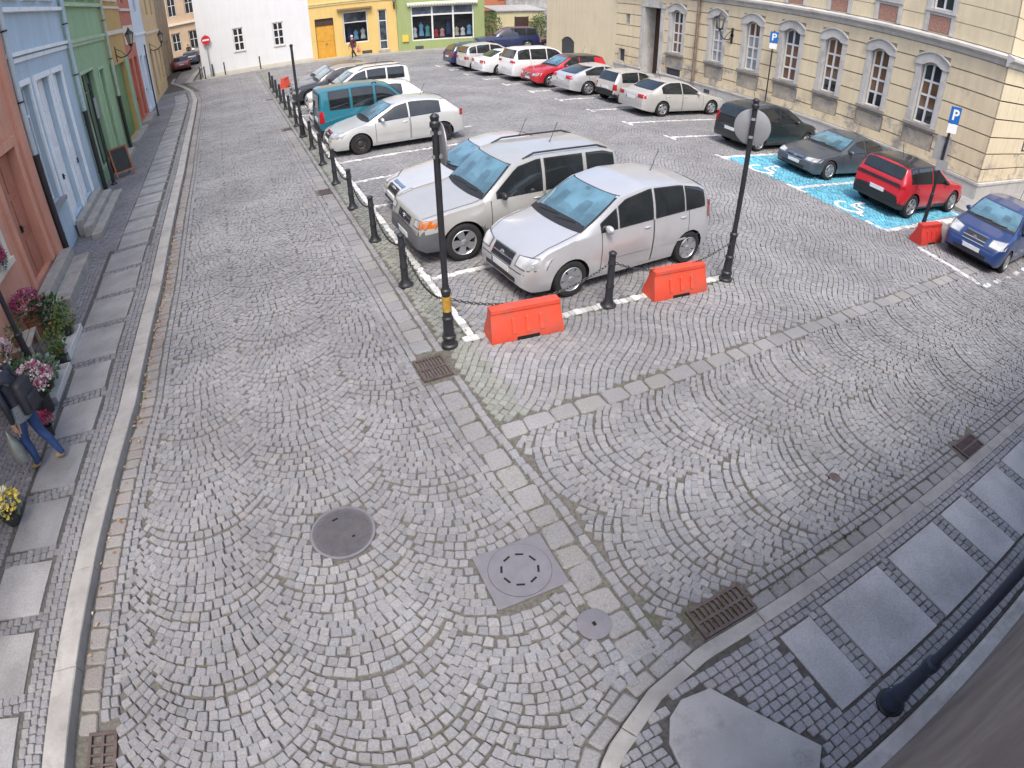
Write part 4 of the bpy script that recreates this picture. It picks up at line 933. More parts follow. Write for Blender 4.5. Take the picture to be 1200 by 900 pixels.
# ------------------------------------------------------------------ cars
def smooth_prof(pts, L, k=.07):
    d=np.linspace(0,L,500); z=np.interp(d,[p[0] for p in pts],[p[1] for p in pts])
    n=max(3,int(k/L*500)|1); ker=np.hanning(n+2)[1:-1]; ker/=ker.sum()
    zp=np.pad(z,(n//2,n//2),mode='edge'); return d, np.convolve(zp,ker,'valid')
class Body:
    def __init__(s, L,W,H,wb,fo,wr,prof,belt,roofw=.74,clr=.20,crown=.05,front_round=.62,sc=.95,nose=.72,tailw=.86,**k):
        s.L,s.W,s.H,s.wb,s.fo,s.R=L,W,H,wb,fo,wr; s.sc=sc
        s.pd,s.pz=smooth_prof(prof,L); s.b0,s.b1=belt; s.roofw=roofw; s.clr=clr; s.crown=crown; s.fr=front_round; s.nose=nose; s.tailw=tailw
        s.wx=(fo,fo+wb); s.Ra=wr*1.17; s.rear_bottom=k.get('rear_bottom',.32)
    def zt(s,d): return float(np.interp(d,s.pd,s.pz))
    def w(s,d):
        f=1.
        if d<s.fr: f=s.nose+(1-s.nose)*math.sqrt(max(0,1-(1-d/s.fr)**2))
        e=s.L-d
        if e<.45: f=min(f,s.tailw+(1-s.tailw)*math.sqrt(max(0,1-(1-e/.45)**2)))
        return s.W/2*f
    def zb(s,d):
        z=s.clr
        if d<.16: z=s.clr+.10*(1-d/.16)
        e=s.L-d
        if e<.5: z=max(z,s.clr+(s.rear_bottom-s.clr)*(1-e/.5))
        for c in s.wx:
            if abs(d-c)<s.Ra: z=max(z,s.R+math.sqrt(s.Ra**2-(d-c)**2)-.01)
        return z
    def belt(s,d): return s.b0+(s.b1-s.b0)*d/s.L
    def zs(s,d): return max(s.zb(d)+.03,min(s.belt(d),s.zt(d)-.05))
    def g(s,d): return min(1,max(0,(s.zt(d)-s.belt(d))/(s.H-s.belt(d))))
    def wr_(s,d): g=s.g(d); return s.w(d)*(.90*(1-g)+s.roofw*g)
    def ze(s,d): return max(s.zs(d)+.006,s.zt(d)-(.03+(s.crown-.03)*s.g(d)))
    def hw(s,d,z):
        zb,zs,ze,w=s.zb(d),s.zs(d),s.ze(d),s.w(d)
        if z<=zs:
            t=(z-s.clr)/(zs-s.clr); t=min(1,max(0,t))
            b=np.interp(t,[0,.10,.3,.5,.62,.8,1],[.925,.955,.985,.995,1.,.985,.955]); return w*b
        u=min(1,max(0,(z-zs)/(ze-zs))); wt=s.wr_(d)
        return (w*.955)*(1-u)+wt*u + .022*math.sin(u*PI)*s.g(d)
    def top(s,d,y):
        wt=s.wr_(d); ze=s.ze(d); return ze+(s.zt(d)-ze)*max(0,1-abs(y/wt)**2.4)
    # conforming points (local car frame, nose at +x)
    def P(s,d,y,z): return ((s.L/2-d)*s.sc, y*s.sc, z*s.sc)
    def side(s,d,z,sg,off): return s.P(d,sg*(s.hw(d,z)+off),z)
    def _march(s,ok,lim):
        d=0.
        while d<lim and not ok(d): d+=.05
        if d<=0: return d
        d-=.05; st=.025
        while st>.0015:
            if not ok(d+st): d+=st
            st/=2
        return d+st*2
    def front(s,y,z,off,lim=2.6):
        d=s._march(lambda d:abs(y)<=s.hw(d,z)+1e-6 and s.zb(d)<=z<=s.top(d,y),lim)
        return s.P(d-off,y,z+off*.4)
    def back(s,y,z,off,lim=2.2):
        e=s._march(lambda e:abs(y)<=s.hw(s.L-e,z)+1e-6 and z<=s.top(s.L-e,y),lim)
        return s.P(s.L-e+off,y,z+off*.4)
    def mesh(s, clad=None):
        ds=sorted(set([0,.012,.03,.06,.10,.15,.22,.3,.4]+list(np.linspace(.5,s.L-.5,64))+[s.L-.4,s.L-.3,s.L-.22,s.L-.15,s.L-.1,s.L-.05,s.L-.02,s.L]
            +[c+q*s.Ra for c in s.wx for q in (-1.004,-.999,-.98,-.92,-.8,-.6,-.3,0,.3,.6,.8,.92,.98,.999,1.004)]))
        ts=[0,.1,.22,.36,.5,.62,.75,.88,1]; us=[.12,.35,.65,.88,1]; vs=[.95,.85,.65,.35,0]
        b=MB(); rings=[]
        for d in ds:
            zb,zs,ze=s.zb(d),s.zs(d),s.ze(d); r=[]
            for t in ts: z=zb+(zs-zb)*t; r.append((s.hw(d,z),z))
            for u in us: z=zs+(ze-zs)*u; r.append((s.hw(d,z),z))
            for v in vs: y=s.wr_(d)*v; r.append((y,s.top(d,y)))
            full=[s.P(d,y,z) for y,z in r]+[s.P(d,-y,z) for y,z in reversed(r[:-1])]
            rings.append(full)
        n=len(rings[0]); vv=[p for r in rings for p in r]; b.v=vv
        for i in range(len(rings)-1):
            dm=(ds[i]+ds[i+1])/2
            for j in range(n-1):
                jj=min(j,n-2-j); mi=0
                zc=sum(vv[q][2] for q in (i*n+j,i*n+j+1,(i+1)*n+j,(i+1)*n+j+1))/4/s.sc
                if clad and zc<clad(dm,s): mi=2
                b.f.append([i*n+j,i*n+j+1,(i+1)*n+j+1,(i+1)*n+j]); b.m.append(mi)
            b.f.append([i*n,(i+1)*n,(i+1)*n+n-1,i*n+n-1]); b.m.append(1)
        b.f.append(list(range(n))); b.m.append(2 if clad else 0); b.f.append([ (len(rings)-1)*n+q for q in reversed(range(n))]); b.m.append(2 if clad else 0)
        return b
WHEELS={}
def wheel_mesh(R, wd, style):
    key=(round(R,3),style)
    if key in WHEELS: return WHEELS[key]
    t=MB(); t.lathe([(R*.66,-wd/2),(R*.93,-wd/2),(R*.985,-wd*.40),(R,-wd*.25),(R,wd*.25),(R*.985,wd*.40),(R*.93,wd/2),(R*.80,wd/2+.006),(R*.66,wd/2-.004),(R*.66,-wd/2)],n=36,axis='y',caps=False)
    r=MB(); o=wd/2
    r.lathe([(R*.67,o-.002),(R*.64,o+.006),(R*.60,o-.01),(R*.58,o-.05),(R*.58,-wd*.4)],n=36,axis='y',caps=False)
    if style=='steel':
        r.lathe([(R*.58,o-.03),(R*.5,o-.022),(R*.34,o-.045),(R*.26,o-.03),(R*.16,o-.02),(.001,o-.018)],n=28,axis='y',caps=False)
        for k in range(10):
            a=2*PI*k/10; r.lathe([(R*.045,o-.02),(.001,o-.0195)],(R*.44*math.cos(a),0,R*.44*math.sin(a)),n=8,axis='y',caps=False,mi=1)
    else:
        ns={'seven':7,'five':5,'star':5,'cover':6}[style]; wS={'seven':.15,'five':.21,'star':.17,'cover':.34}[style]
        r.lathe([(R*.60,-.02),(.001,-.02)],n=24,axis='y',caps=False,mi=1)
        for k in range(ns):
            a=2*PI*k/ns; ca,sa=math.cos(a),math.sin(a)
            def q(rad,tw,y): return (R*(rad*ca-tw*sa), y, R*(rad*sa+tw*ca))
            w0,w1=wS*.6,wS
            if style=='cover': w0,w1=.10,.26
            r.add([q(.10,-w0,o-.012),q(.10,w0,o-.012),q(.62,w1,o-.004),q(.62,-w1,o-.004),q(.10,-w0,o-.05),q(.10,w0,o-.05),q(.62,w1,o-.04),q(.62,-w1,o-.04)],[(0,1,2,3),(0,3,7,4),(1,5,6,2)])
        r.lathe([(R*.17,o-.03),(R*.17,o-.006),(R*.12,o+.004),(.001,o+.005)],n=18,axis='y',caps=False)
    h=MB(); h.lathe([(R*.57,-wd*.35),(R*.57,-.03),(.02,-.025)],n=20,axis='y',caps=False)
    WHEELS[key]=(t,r,h); return WHEELS[key]
_wm={}
def add_wheels(B,root,style,rimm):
    R=B.R*B.sc; wd=.20*B.sc
    for d in B.wx:
        for sg in (1,-1):
            key=(round(R,3),style,rimm.name)
            x,y,_=B.P(d,sg*(B.W/2-.115),0)
            if key not in _wm:
                t,r,h=wheel_mesh(R,wd,style)
                w_=h.build('wheel',WELL,root,smooth=40); ty=t.build('tyre',TYRE,w_,smooth=40); ri=r.build('rim',[rimm,WELL],w_,smooth=30); _wm[key]=(w_.data,ty.data,ri.data)
            else:
                w_=bpy.data.objects.new('wheel',_wm[key][0]); COL.objects.link(w_); w_.parent=root
                for nm,i in (('tyre',1),('rim',2)):
                    c=bpy.data.objects.new(nm,_wm[key][i]); COL.objects.link(c); c.parent=w_
            w_.location=(x,y,R); w_.rotation_euler=(0,random.uniform(0,2),0 if sg>0 else PI)
def sidewin(B,d0,d1,zpad=.025,tpad=.045,front_pillar=.09,n=10):
    """column grid of a side window between d0 and d1 following belt and roof edge"""
    cols=[]
    for i in range(n+1):
        d=d0+(d1-d0)*i/n
        zl=B.belt(d)+zpad; zh=min(B.ze(max(d-front_pillar,0)),B.ze(min(d+.04,B.L)),B.ze(d))-tpad
        if zh<zl+.004: zh=zl+.004
        cols.append((d,zl,zh))
    return cols
def build_car(name,label,cat,loc,rot,spec,paintm,group=None,wins=(),style='five',rimm=None,detail=2,clad=None,cladm=GREYP,roofm=None,rails=False,plate=True,ws=None,rwz=None,rear_light=None,head=None,grille=True,black_tail=False,antenna=True,mould=False,doors=(),badge=True,amber=False,reardoor=False,band=None):
    B=Body(**spec); t=thing(name,label,cat,loc,rot,group); L=B.L; W=B.W
    b=B.mesh(clad); b.build('body',[paintm,WELL,cladm],t,smooth=50)
    add_wheels(B,t,style,rimm or RIM)
    if roofm:
        m=MB(); d0,d1=roofm[1],roofm[2]; m.grid([[B.P(d,B.wr_(d)*v*1.0,B.top(d,B.wr_(d)*v)+.005) for v in np.linspace(-1,1,13)] for d in np.linspace(d0,d1,14)])
        for sg in (1,-1):
            m.grid([[B.side(d,B.ze(d)-(.05)*k/3,sg,.004) for k in range(4)] for d in np.linspace(d0+.1,d1-.06,14)])
        m.build('roof_panel',roofm[0],t,smooth=60)
    # glazing
    z0,z1=ws; rows=[]; rb=[]; z1-=.02; CI,CJ=9,13; NI,NJ=33,65
    zd=sorted([(B.zt(d),d) for d in np.linspace(.7,2.4,60)])
    for i in range(CI):
        z=z0+(z1-z0)*i/(CI-1); dd=float(np.interp(z,*zip(*zd))); hwid=B.wr_(dd)-.05-.03*(i/(CI-1))**3
        rows.append([B.front(hwid*v,z,.016) for v in np.linspace(-1,1,CJ)])
    C_=np.array(rows); ci=np.linspace(0,CI-1,NI); cj=np.linspace(0,CJ-1,NJ); i0=np.minimum(ci.astype(int),CI-2); j0=np.minimum(cj.astype(int),CJ-2); fi=(ci-i0)[:,None,None]; fj=(cj-j0)[None,:,None]
    C_=(C_[i0][:,j0]*(1-fi)*(1-fj)+C_[i0+1][:,j0]*fi*(1-fj)+C_[i0][:,j0+1]*(1-fi)*fj+C_[i0+1][:,j0+1]*fi*fj); rows=[[tuple(p) for p in r] for r in C_]
    for i in range(8):
        z=z0+(z1-z0)*i/7; dd=float(np.interp(z,*zip(*zd))); hb=B.wr_(dd)-.02-.03*(i/7)**3
        rb.append([B.front(hb*v,z+(-.05 if i==0 else .008 if i==7 else 0),.010) for v in np.linspace(-1,1,11)])
    m=MB(); vv=[p for r in rows for p in r]; fs=[];ms=[]
    for i in range(NI-1):
        for j in range(NJ-1):
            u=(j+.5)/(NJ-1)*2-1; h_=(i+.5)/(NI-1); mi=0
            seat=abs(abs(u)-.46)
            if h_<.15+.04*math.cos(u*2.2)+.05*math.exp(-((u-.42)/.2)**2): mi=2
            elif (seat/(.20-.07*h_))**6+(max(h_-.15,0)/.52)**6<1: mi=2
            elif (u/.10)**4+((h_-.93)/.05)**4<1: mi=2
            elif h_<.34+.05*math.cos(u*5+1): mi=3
            m.f.append([i*NJ+j,i*NJ+j+1,(i+1)*NJ+j+1,(i+1)*NJ+j]); m.m.append(mi)
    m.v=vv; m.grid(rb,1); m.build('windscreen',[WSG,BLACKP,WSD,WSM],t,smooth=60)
    if rwz:
        z0,z1,wf=rwz; rows=[];rb=[]
        for i in range(7):
            z=z0+(z1-z0)*i/6; 
            dd=min([L-.02-.01*k for k in range(200)],key=lambda d:abs(B.zt(d)-z)) if not reardoor else L-.15
            hwid=min(B.wr_(dd)-.05,W/2*wf); rows.append([B.back(hwid*v,z,.014) for v in np.linspace(-1,1,9)]); rb.append([B.back((hwid+.025)*v,z+(-.02 if i==0 else .012 if i==6 else 0),.009) for v in np.linspace(-1,1,9)])
        m=MB(); m.grid(rows,0); m.grid(rb,1); m.build('rear_window',[GLASS,BLACKP],t,smooth=60)
    for sg in (1,-1):
        for k,(d0,d1) in enumerate(wins):
            cs=sidewin(B,d0,d1); cb=sidewin(B,d0-.025,d1+.025,zpad=.005,tpad=.028)
            m=MB(); m.grid([[B.side(d,zl+(zh-zl)*q/5,sg,.0085) for q in range(6)] for d,zl,zh in cs],0); m.grid([[B.side(d,zl+(zh-zl)*q/5,sg,.0045) for q in range(6)] for d,zl,zh in cb],1)
            m.build('side_window',[GLASS,BLACKP],t,smooth=60)
        for k,(d0,d1) in enumerate(doors):
            m=MB(); n=12; grid=[]
            for i in range(n+1):
                d=d0+(d1-d0)*i/n; zl=max(.29 if not clad else max(.29,clad(d,B)+.01),B.zb(d)+.045); zh=B.belt(d)-.004
                grid.append([B.side(d,zl+(zh-zl)*q/7,sg,.0035) for q in range(8)])
            m.grid(grid,0)
            for dd in (d0-.006,d1+.006):
                zl=max(.27,B.zb(dd)+.02); zh=B.belt(dd)
                m.grid([[B.side(dd+e,zl+(zh-zl)*q/7,sg,.0042) for q in range(8)] for e in (-.006,.006)],1)
            if mould: m.grid([[B.side(d0+.03+(d1-d0-.06)*i/6,z,sg,.012) for z in (.52,.56)] for i in range(7)],2)
            dr=m.build('door',[paintm,BLACKP,paintm],t,smooth=50)
            if detail>1:
                h=MB(); d=d1-.13; zc=B.belt(d)-.10; p=B.side(d,zc,sg,.012)
                h.ball(p,(.085*B.sc,.016,.020),8,5); h.build('handle',paintm,dr,smooth=60)
    cowl=float(np.interp(ws[0],*zip(*sorted([(B.zt(d),d) for d in np.linspace(.2,1.8,60)]))))
    m=MB()
    for sg in (1,-1):
        m.grid([[B.P(d,sg*(B.wr_(d)*.93+e),B.top(d,B.wr_(d)*.93+e)+.0045) for e in (-.006,.006)] for d in np.linspace(.16,cowl-.02,14)])
    m.grid([[B.front(W/2*.80*v,(hz0_:=(head or (.58,.97,.60,.74))[2])-.085+e,.006) for e in (-.006,.006)] for v in np.linspace(-1,1,15)])
    m.build('panel_gap',BLACKP,t)
    for y0_,y1_ in ((-.55,.02),(.05,.55)):
        m=MB(); m.tube([B.front(W/2*(y0_+(y1_-y0_)*i/5),ws[0]-.015+.035*i/5,.03) for i in range(6)],.009,5); m.build('wiper',BLACKP,t)
    # mirrors
    for sg in (1,-1):
        dm=wins[0][0]+.10 if wins else 1.4; zc=B.belt(dm)+.06; p=B.side(dm,zc,sg,.07)
        m=MB(); m.ball(p,(.055,.095,.065),10,7); q=B.side(dm-.02,zc-.05,sg,-.02); m.tube([q,(p[0],p[1],p[2]-.03)],.02,6); m.build('mirror',paintm if not clad else BLACKP,t,smooth=60)
    hy0,hy1,hz0,hz1=head or (.58,.97,.60,.74)
    for sg in (1,-1):
        m=MB(); m.grid([[B.front(sg*min(W/2*hy1,B.hw(.42,hz0)*.985)*(hy0-.035+(hy1-hy0+.04)*i/8)/hy1,hz0-.02+(hz1-hz0+.035)*j/4*(.75+.25*i/8),.0045) for j in range(5)] for i in range(9)],2)
        m.grid([[B.front(sg*min(W/2*hy1,B.hw(.42,hz0)*.985)*(hy0+(hy1-hy0)*i/8)/hy1,hz0+(hz1-hz0)*j/4*(.75+.25*i/8),.008) for j in range(5)] for i in range(9)],0)
        if amber: m.grid([[B.front(sg*min(W/2*hy1,B.hw(.42,hz0)*.985)*(1-.16+.16*i/4),hz0+(hz1-hz0)*j/4,.010) for j in range(5)] for i in range(5)],1)
        m.build('headlight',[LAMP,AMBER,GREYP],t,smooth=60)
    if grille:
        m=MB(); m.grid([[B.front(W/2*.36*v,z,.006) for z in np.linspace(hz0-.05,hz1-.05,4)] for v in np.linspace(-1,1,9)],0)
        for z in (hz0-.05,hz0+.03,hz1-.05): m.grid([[B.front(W/2*.37*v,z+e,.010) for e in (-.010,.010)] for v in np.linspace(-1,1,9)],1)
        gobj=m.build('grille',[BLACKP,CHROME],t,smooth=60)
        if badge:
            p=B.front(0,(hz0+hz1)/2-.045,.012); m=MB(); m.lathe([(.055,-.006),(.055,.010),(.042,.012),(.042,.004),(.001,.004)],p,n=18,axis='x',caps=False); m.box(p[0],p[0]+.010,p[1]-.055,p[1]+.055,p[2]-.008,p[2]+.008); m.build('badge',CHROME,gobj,smooth=40)
    m=MB(); m.grid([[B.front(W/2*.55*v,z,.005) for z in (.315,.35,.395)] for v in np.linspace(-1,1,9)],0); m.build('air_intake',BLACKP,t,smooth=60)
    if plate:
        for end in ('f','r'):
            fn=B.front if end=='f' else B.back; z0,z1=(.415,.515) if end=='f' else ((.62,.73) if not reardoor else (.70,.81)); 
            if end=='r' and cat=='sedan': z0,z1=.66,.77
            c0=fn(0,(z0+z1)/2,.02); s_=1 if end=='f' else -1; m=MB(); sc=B.sc
            yy=lambda y:y*sc
            X=max(fn(.24,(z0+z1)/2,.012)[0]*s_,fn(0,z0,.012)[0]*s_,fn(0,z1,.012)[0]*s_)*s_
            m.add([(X,-.26*sc,z0*sc),(X,.26*sc,z0*sc),(X,.26*sc,z1*sc),(X,-.26*sc,z1*sc),(X-.03*s_,-.26*sc,z0*sc),(X-.03*s_,.26*sc,z0*sc),(X-.03*s_,.26*sc,z1*sc),(X-.03*s_,-.26*sc,z1*sc)],[(0,1,2,3),(0,4,5,1),(1,5,6,2),(2,6,7,3),(3,7,4,0)],0)
            e=X+.003*s_
            lft=.26*sc*(-1 if end=='f' else 1)
            a_,b_=sorted((lft,lft*.84)); m.add([(e,a_,z0*sc),(e,b_,z0*sc),(e,b_,z1*sc),(e,a_,z1*sc)],[(0,1,2,3)],1)
            m.build('number_plate',[PLATE,PLBLUE],t)
    # tail lamps
    ry0,ry1,rz0,rz1=rear_light or (.60,.985,.72,.88)
    for sg in (1,-1):
        m=MB(); m.grid([[(lambda z: B.back(sg*(lambda h: h*ry0/ry1+(h-h*ry0/ry1)*i/6)(min(W/2*ry1,B.hw(L-.22,z)*.985)),z,.014))(rz0+(rz1-rz0)*j/4) for j in range(5)] for i in range(7)],0)
        for k in range(1): m.grid([[B.side(L-.36+.33*i/5,rz0+(rz1-rz0)*j/3,sg,.012) for j in range(4)] for i in range(3,6)],0)
        m.build('taillight',REDL,t,smooth=60)
    if black_tail:
        m=MB(); m.grid([[B.back(W/2*.98*v,z,.012) for z in (.34,.42,.50)] for v in np.linspace(-1,1,15)],0); m.build('bumper',cladm,t,smooth=60)
    else:
        m=MB(); m.grid([[B.back(W/2*.99*v,z,.010) for z in (.46,.50,.55,.58)] for v in np.linspace(-1,1,17)],0); m.build('bumper',paintm if not clad else cladm,t,smooth=60)
    if band:
        m=MB(); m.grid([[B.back(W/2*.80*v,z,.016) for z in band] for v in np.linspace(-1,1,15)],0); m.build('tail_band',BLACKP,t,smooth=60)
    if rails:
        for sg in (1,-1):
            m=MB(); d0,d1=rails; pts=[]
            for i in range(9):
                d=d0+(d1-d0)*i/8; y=B.wr_(d)*.90; pts.append(B.P(d,sg*y,B.top(d,y)+(.0 if i in (0,8) else .055)))
            m.tube(pts,.018,8); m.build('roof_rail',BLACKP if rails else GALV,t,smooth=60)
    if antenna and detail>0:
        d=min(L-.9,3.1 if L>3.5 else 2.2); m=MB(); p=B.P(d,0,B.zt(d)-.01); m.tube([p,(p[0]-.16,p[1],p[2]+.36)],.006,5); m.ball(p,(.03,.02,.02),6,4); m.build('antenna',BLACKP,t)
    return t,B

S_MPV=dict(L=4.05,W=1.70,H=1.62,wb=2.63,fo=.83,wr=.315,prof=[(0,.50),(.04,.62),(.14,.76),(.45,.915),(.95,1.03),(1.08,1.07),(1.85,1.52),(2.4,1.62),(3.2,1.59),(3.7,1.50),(3.86,1.42),(4.0,1.02),(4.05,.62)],belt=(.93,1.08),roofw=.77)
S_OFF=dict(L=4.38,W=1.80,H=1.75,wb=2.555,fo=.86,wr=.36,prof=[(0,.52),(.04,.70),(.12,.90),(.6,1.0),(1.15,1.06),(1.28,1.10),(1.88,1.64),(2.3,1.735),(3.9,1.74),(4.18,1.66),(4.30,1.10),(4.38,.66)],belt=(1.02,1.10),roofw=.80,clr=.27,nose=.80,rear_bottom=.40)
S_HATCH=dict(L=4.25,W=1.75,H=1.46,wb=2.61,fo=.90,wr=.315,prof=[(0,.46),(.04,.57),(.13,.68),(.5,.80),(1.05,.92),(1.2,.96),(2.0,1.37),(2.5,1.46),(3.2,1.43),(3.72,1.34),(4.12,1.0),(4.2,.92),(4.25,.58)],belt=(.84,.98),roofw=.72)
S_SEDAN=dict(L=4.55,W=1.77,H=1.43,wb=2.65,fo=.90,wr=.315,prof=[(0,.44),(.04,.56),(.13,.66),(.55,.78),(1.2,.90),(1.32,.93),(2.08,1.34),(2.55,1.43),(3.15,1.41),(3.4,1.35),(4.0,1.03),(4.15,.99),(4.44,.955),(4.51,.88),(4.55,.56)],belt=(.82,.95),roofw=.70)
S_COUPE=dict(L=4.65,W=1.84,H=1.40,wb=2.76,fo=.88,wr=.33,prof=[(0,.46),(.04,.58),(.13,.68),(.55,.79),(1.25,.90),(1.4,.94),(2.2,1.32),(2.65,1.40),(3.2,1.36),(3.7,1.22),(4.35,.97),(4.55,.92),(4.65,.56)],belt=(.83,.95),roofw=.69)
S_SUV=dict(L=4.2,W=1.77,H=1.55,wb=2.6,fo=.85,wr=.34,prof=[(0,.52),(.04,.68),(.12,.84),(.5,.94),(1.1,1.0),(1.22,1.04),(1.95,1.46),(2.4,1.55),(3.5,1.53),(3.90,1.46),(4.10,1.06),(4.2,.68)],belt=(.93,1.05),roofw=.73,clr=.24,nose=.8)
S_BIG=dict(L=4.75,W=1.92,H=1.76,wb=2.9,fo=.9,wr=.38,prof=[(0,.60),(.04,.80),(.12,.96),(.6,1.05),(1.3,1.12),(1.42,1.16),(2.1,1.66),(2.5,1.75),(4.0,1.75),(4.4,1.68),(4.65,1.15),(4.75,.75)],belt=(1.04,1.16),roofw=.76,clr=.27,nose=.8)
S_CITY=dict(L=3.32,W=1.51,H=1.44,wb=2.2,fo=.62,wr=.26,prof=[(0,.46),(.04,.60),(.12,.74),(.45,.84),(.82,.92),(.95,.97),(1.5,1.36),(1.9,1.44),(2.7,1.42),(3.0,1.36),(3.22,.95),(3.32,.58)],belt=(.85,.93),roofw=.78)
S_VAN=dict(L=4.12,W=1.72,H=1.80,wb=2.69,fo=.80,wr=.30,prof=[(0,.50),(.04,.66),(.14,.80),(.5,.94),(.95,1.06),(1.1,1.12),(1.65,1.66),(2.0,1.78),(2.6,1.81),(3.9,1.80),(4.04,1.74),(4.08,1.10),(4.12,.55)],belt=(1.04,1.10),roofw=.84,tailw=.93)
S_SMALL=dict(L=4.03,W=1.69,H=1.49,wb=2.51,fo=.82,wr=.30,prof=[(0,.48),(.04,.60),(.13,.72),(.45,.85),(.9,.96),(1.02,1.0),(1.75,1.40),(2.2,1.49),(3.0,1.46),(3.6,1.36),(3.92,1.0),(4.03,.60)],belt=(.88,1.0),roofw=.74)
SILVER=paint('paint_silver',(.56,.565,.57),metal=.4,rough=.30); SILW=paint('paint_pale_silver',(.60,.60,.575),metal=.3,rough=.30); SILB=paint('paint_beige_silver',(.50,.495,.465),metal=.35,rough=.32)
WHT_=paint('paint_white',(.72,.725,.72)); CHAMP=paint('paint_champagne',(.54,.53,.50),metal=.3,rough=.32); TEAL=paint('paint_teal',(.012,.155,.215)); REDP=paint('paint_red',(.48,.018,.03))
DKG=paint('paint_dark_green',(.018,.026,.028)); GREY=paint('paint_slate_grey',(.075,.09,.105),metal=.25); BLUP=paint('paint_blue',(.016,.048,.17),metal=.1); NAVY=paint('paint_navy',(.02,.03,.10)); ANT=paint('paint_anthracite',(.04,.043,.05)); DRED=paint('paint_maroon',(.16,.012,.018)); BLKP=paint('paint_black',(.012,.012,.014)); LBL=paint('paint_steel_blue',(.10,.16,.24),metal=.2); TANP=paint('paint_silver_grey',(.36,.36,.35),metal=.35)
W4=((1.62,2.45),(2.55,3.35)); D4=((1.35,2.42),(2.46,3.42))
def LR(x,y,L,sc=.95): # car placed by its left-most end
    return (x+L*sc/2,y,0)
def SP(S,sc): return dict(S,sc=sc)
GL='cars parked nose in along the bollards'; GRR='cars parked in the marked bays by the palace'
# left row, nose towards the street (-x)
build_car('parked_car','silver compact people carrier between two orange barriers and the iron bollard','car',(5.30,7.66,0),PI+.085,S_MPV,SILVER,GL,wins=((1.42,1.72),(1.80,2.50),(2.60,3.25),(3.33,3.78)),style='cover',ws=(1.08,1.50),rwz=(1.10,1.44,.80),doors=((1.42,2.52),(2.55,3.38)),mould=True,rear_light=(.70,.985,.86,1.15),head=(.50,.97,.60,.78))
build_car('parked_car','pale silver off roader with grey plastic bumper and roof rails beside the silver people carrier','car',LR(2.42,9.55,4.38),PI+.03,S_OFF,SILB,GL,wins=((1.55,2.45),(2.56,3.35),(3.48,4.08)),style='five',ws=(1.12,1.62),rwz=(1.2,1.58,.78),doors=((1.42,2.48),(2.52,3.38)),clad=lambda d,B:(.66 if d<.42 or d>B.L-.35 else (.60 if min(abs(d-B.wx[0]),abs(d-B.wx[1]))<B.Ra+.07 else .40)),rails=(2.15,4.0),head=(.60,.97,.74,.87),amber=True,rear_light=(.80,.985,.9,1.2))
build_car('parked_car','pale silver saloon half hidden behind the off roader with a bare roof','car',LR(2.85,11.45,4.3),PI,S_SEDAN,SILW,GL,wins=((1.6,2.5),(2.6,3.4)),style='five',ws=(.97,1.32),rwz=(1.05,1.33,.7),doors=D4)
build_car('parked_car','pale silver hatchback with dark dusty steel wheels standing next to the empty bays','car',LR(2.42,17.5,4.25),PI,S_HATCH,SILW,GL,wins=((1.52,2.42),(2.52,3.45)),style='steel',rimm=RIMD,ws=(.98,1.36),rwz=(1.03,1.32,.72),doors=((1.40,2.46),(2.50,3.38)),mould=True,rear_light=(.72,.985,.80,.98))
build_car('parked_van','dark teal high roofed van with its rear doors facing the street','van',LR(2.45,19.45,4.12),0,S_VAN,TEAL,GL,wins=((1.45,2.15),(2.28,2.95),(3.08,3.72)),style='steel',rimm=RIMD,ws=(1.15,1.66),rwz=(1.14,1.62,.74),reardoor=True,rear_light=(.86,.99,.72,1.1),clad=lambda d,B:(.52 if d>B.L-.16 or d<.2 else .30),cladm=BLACKP,rails=(2.1,2.25))
build_car('parked_car','white hatchback directly behind the teal van','car',LR(2.55,21.5,4.2),PI,S_HATCH,WHT_,GL,wins=W4,ws=(.98,1.36),rwz=(1.03,1.32,.72),doors=D4)
build_car('parked_van','white estate van with dark roof rails behind the white hatchback','van',LR(2.75,24.6,4.5),PI,dict(S_VAN,L=4.4,wb=2.75,prof=[(0,.50),(.04,.66),(.14,.78),(.5,.9),(1.1,1.02),(1.25,1.08),(2.0,1.56),(2.4,1.66),(3.0,1.68),(4.1,1.66),(4.3,1.58),(4.36,1.1),(4.4,.55)],H=1.68),WHT_,GL,wins=((1.65,2.45),(2.56,3.3),(3.42,4.1)),ws=(1.1,1.54),rwz=(1.14,1.5,.74),rails=(2.2,4.2),doors=D4)
build_car('parked_car','black crossover with sloping bonnet behind the white estate van','car',LR(2.45,27.5,4.3),PI,S_SUV,ANT,GL,wins=W4,ws=(1.06,1.44),rwz=(1.12,1.42,.72),doors=D4,roofm=(TANP,1.95,3.75))
build_car('parked_car','dark grey hatchback last in the bollard row beside the small red barrier','car',LR(2.7,29.8,4.3),PI,S_HATCH,GREY,GL,wins=W4,ws=(.98,1.36),rwz=(1.03,1.32,.72),doors=D4)
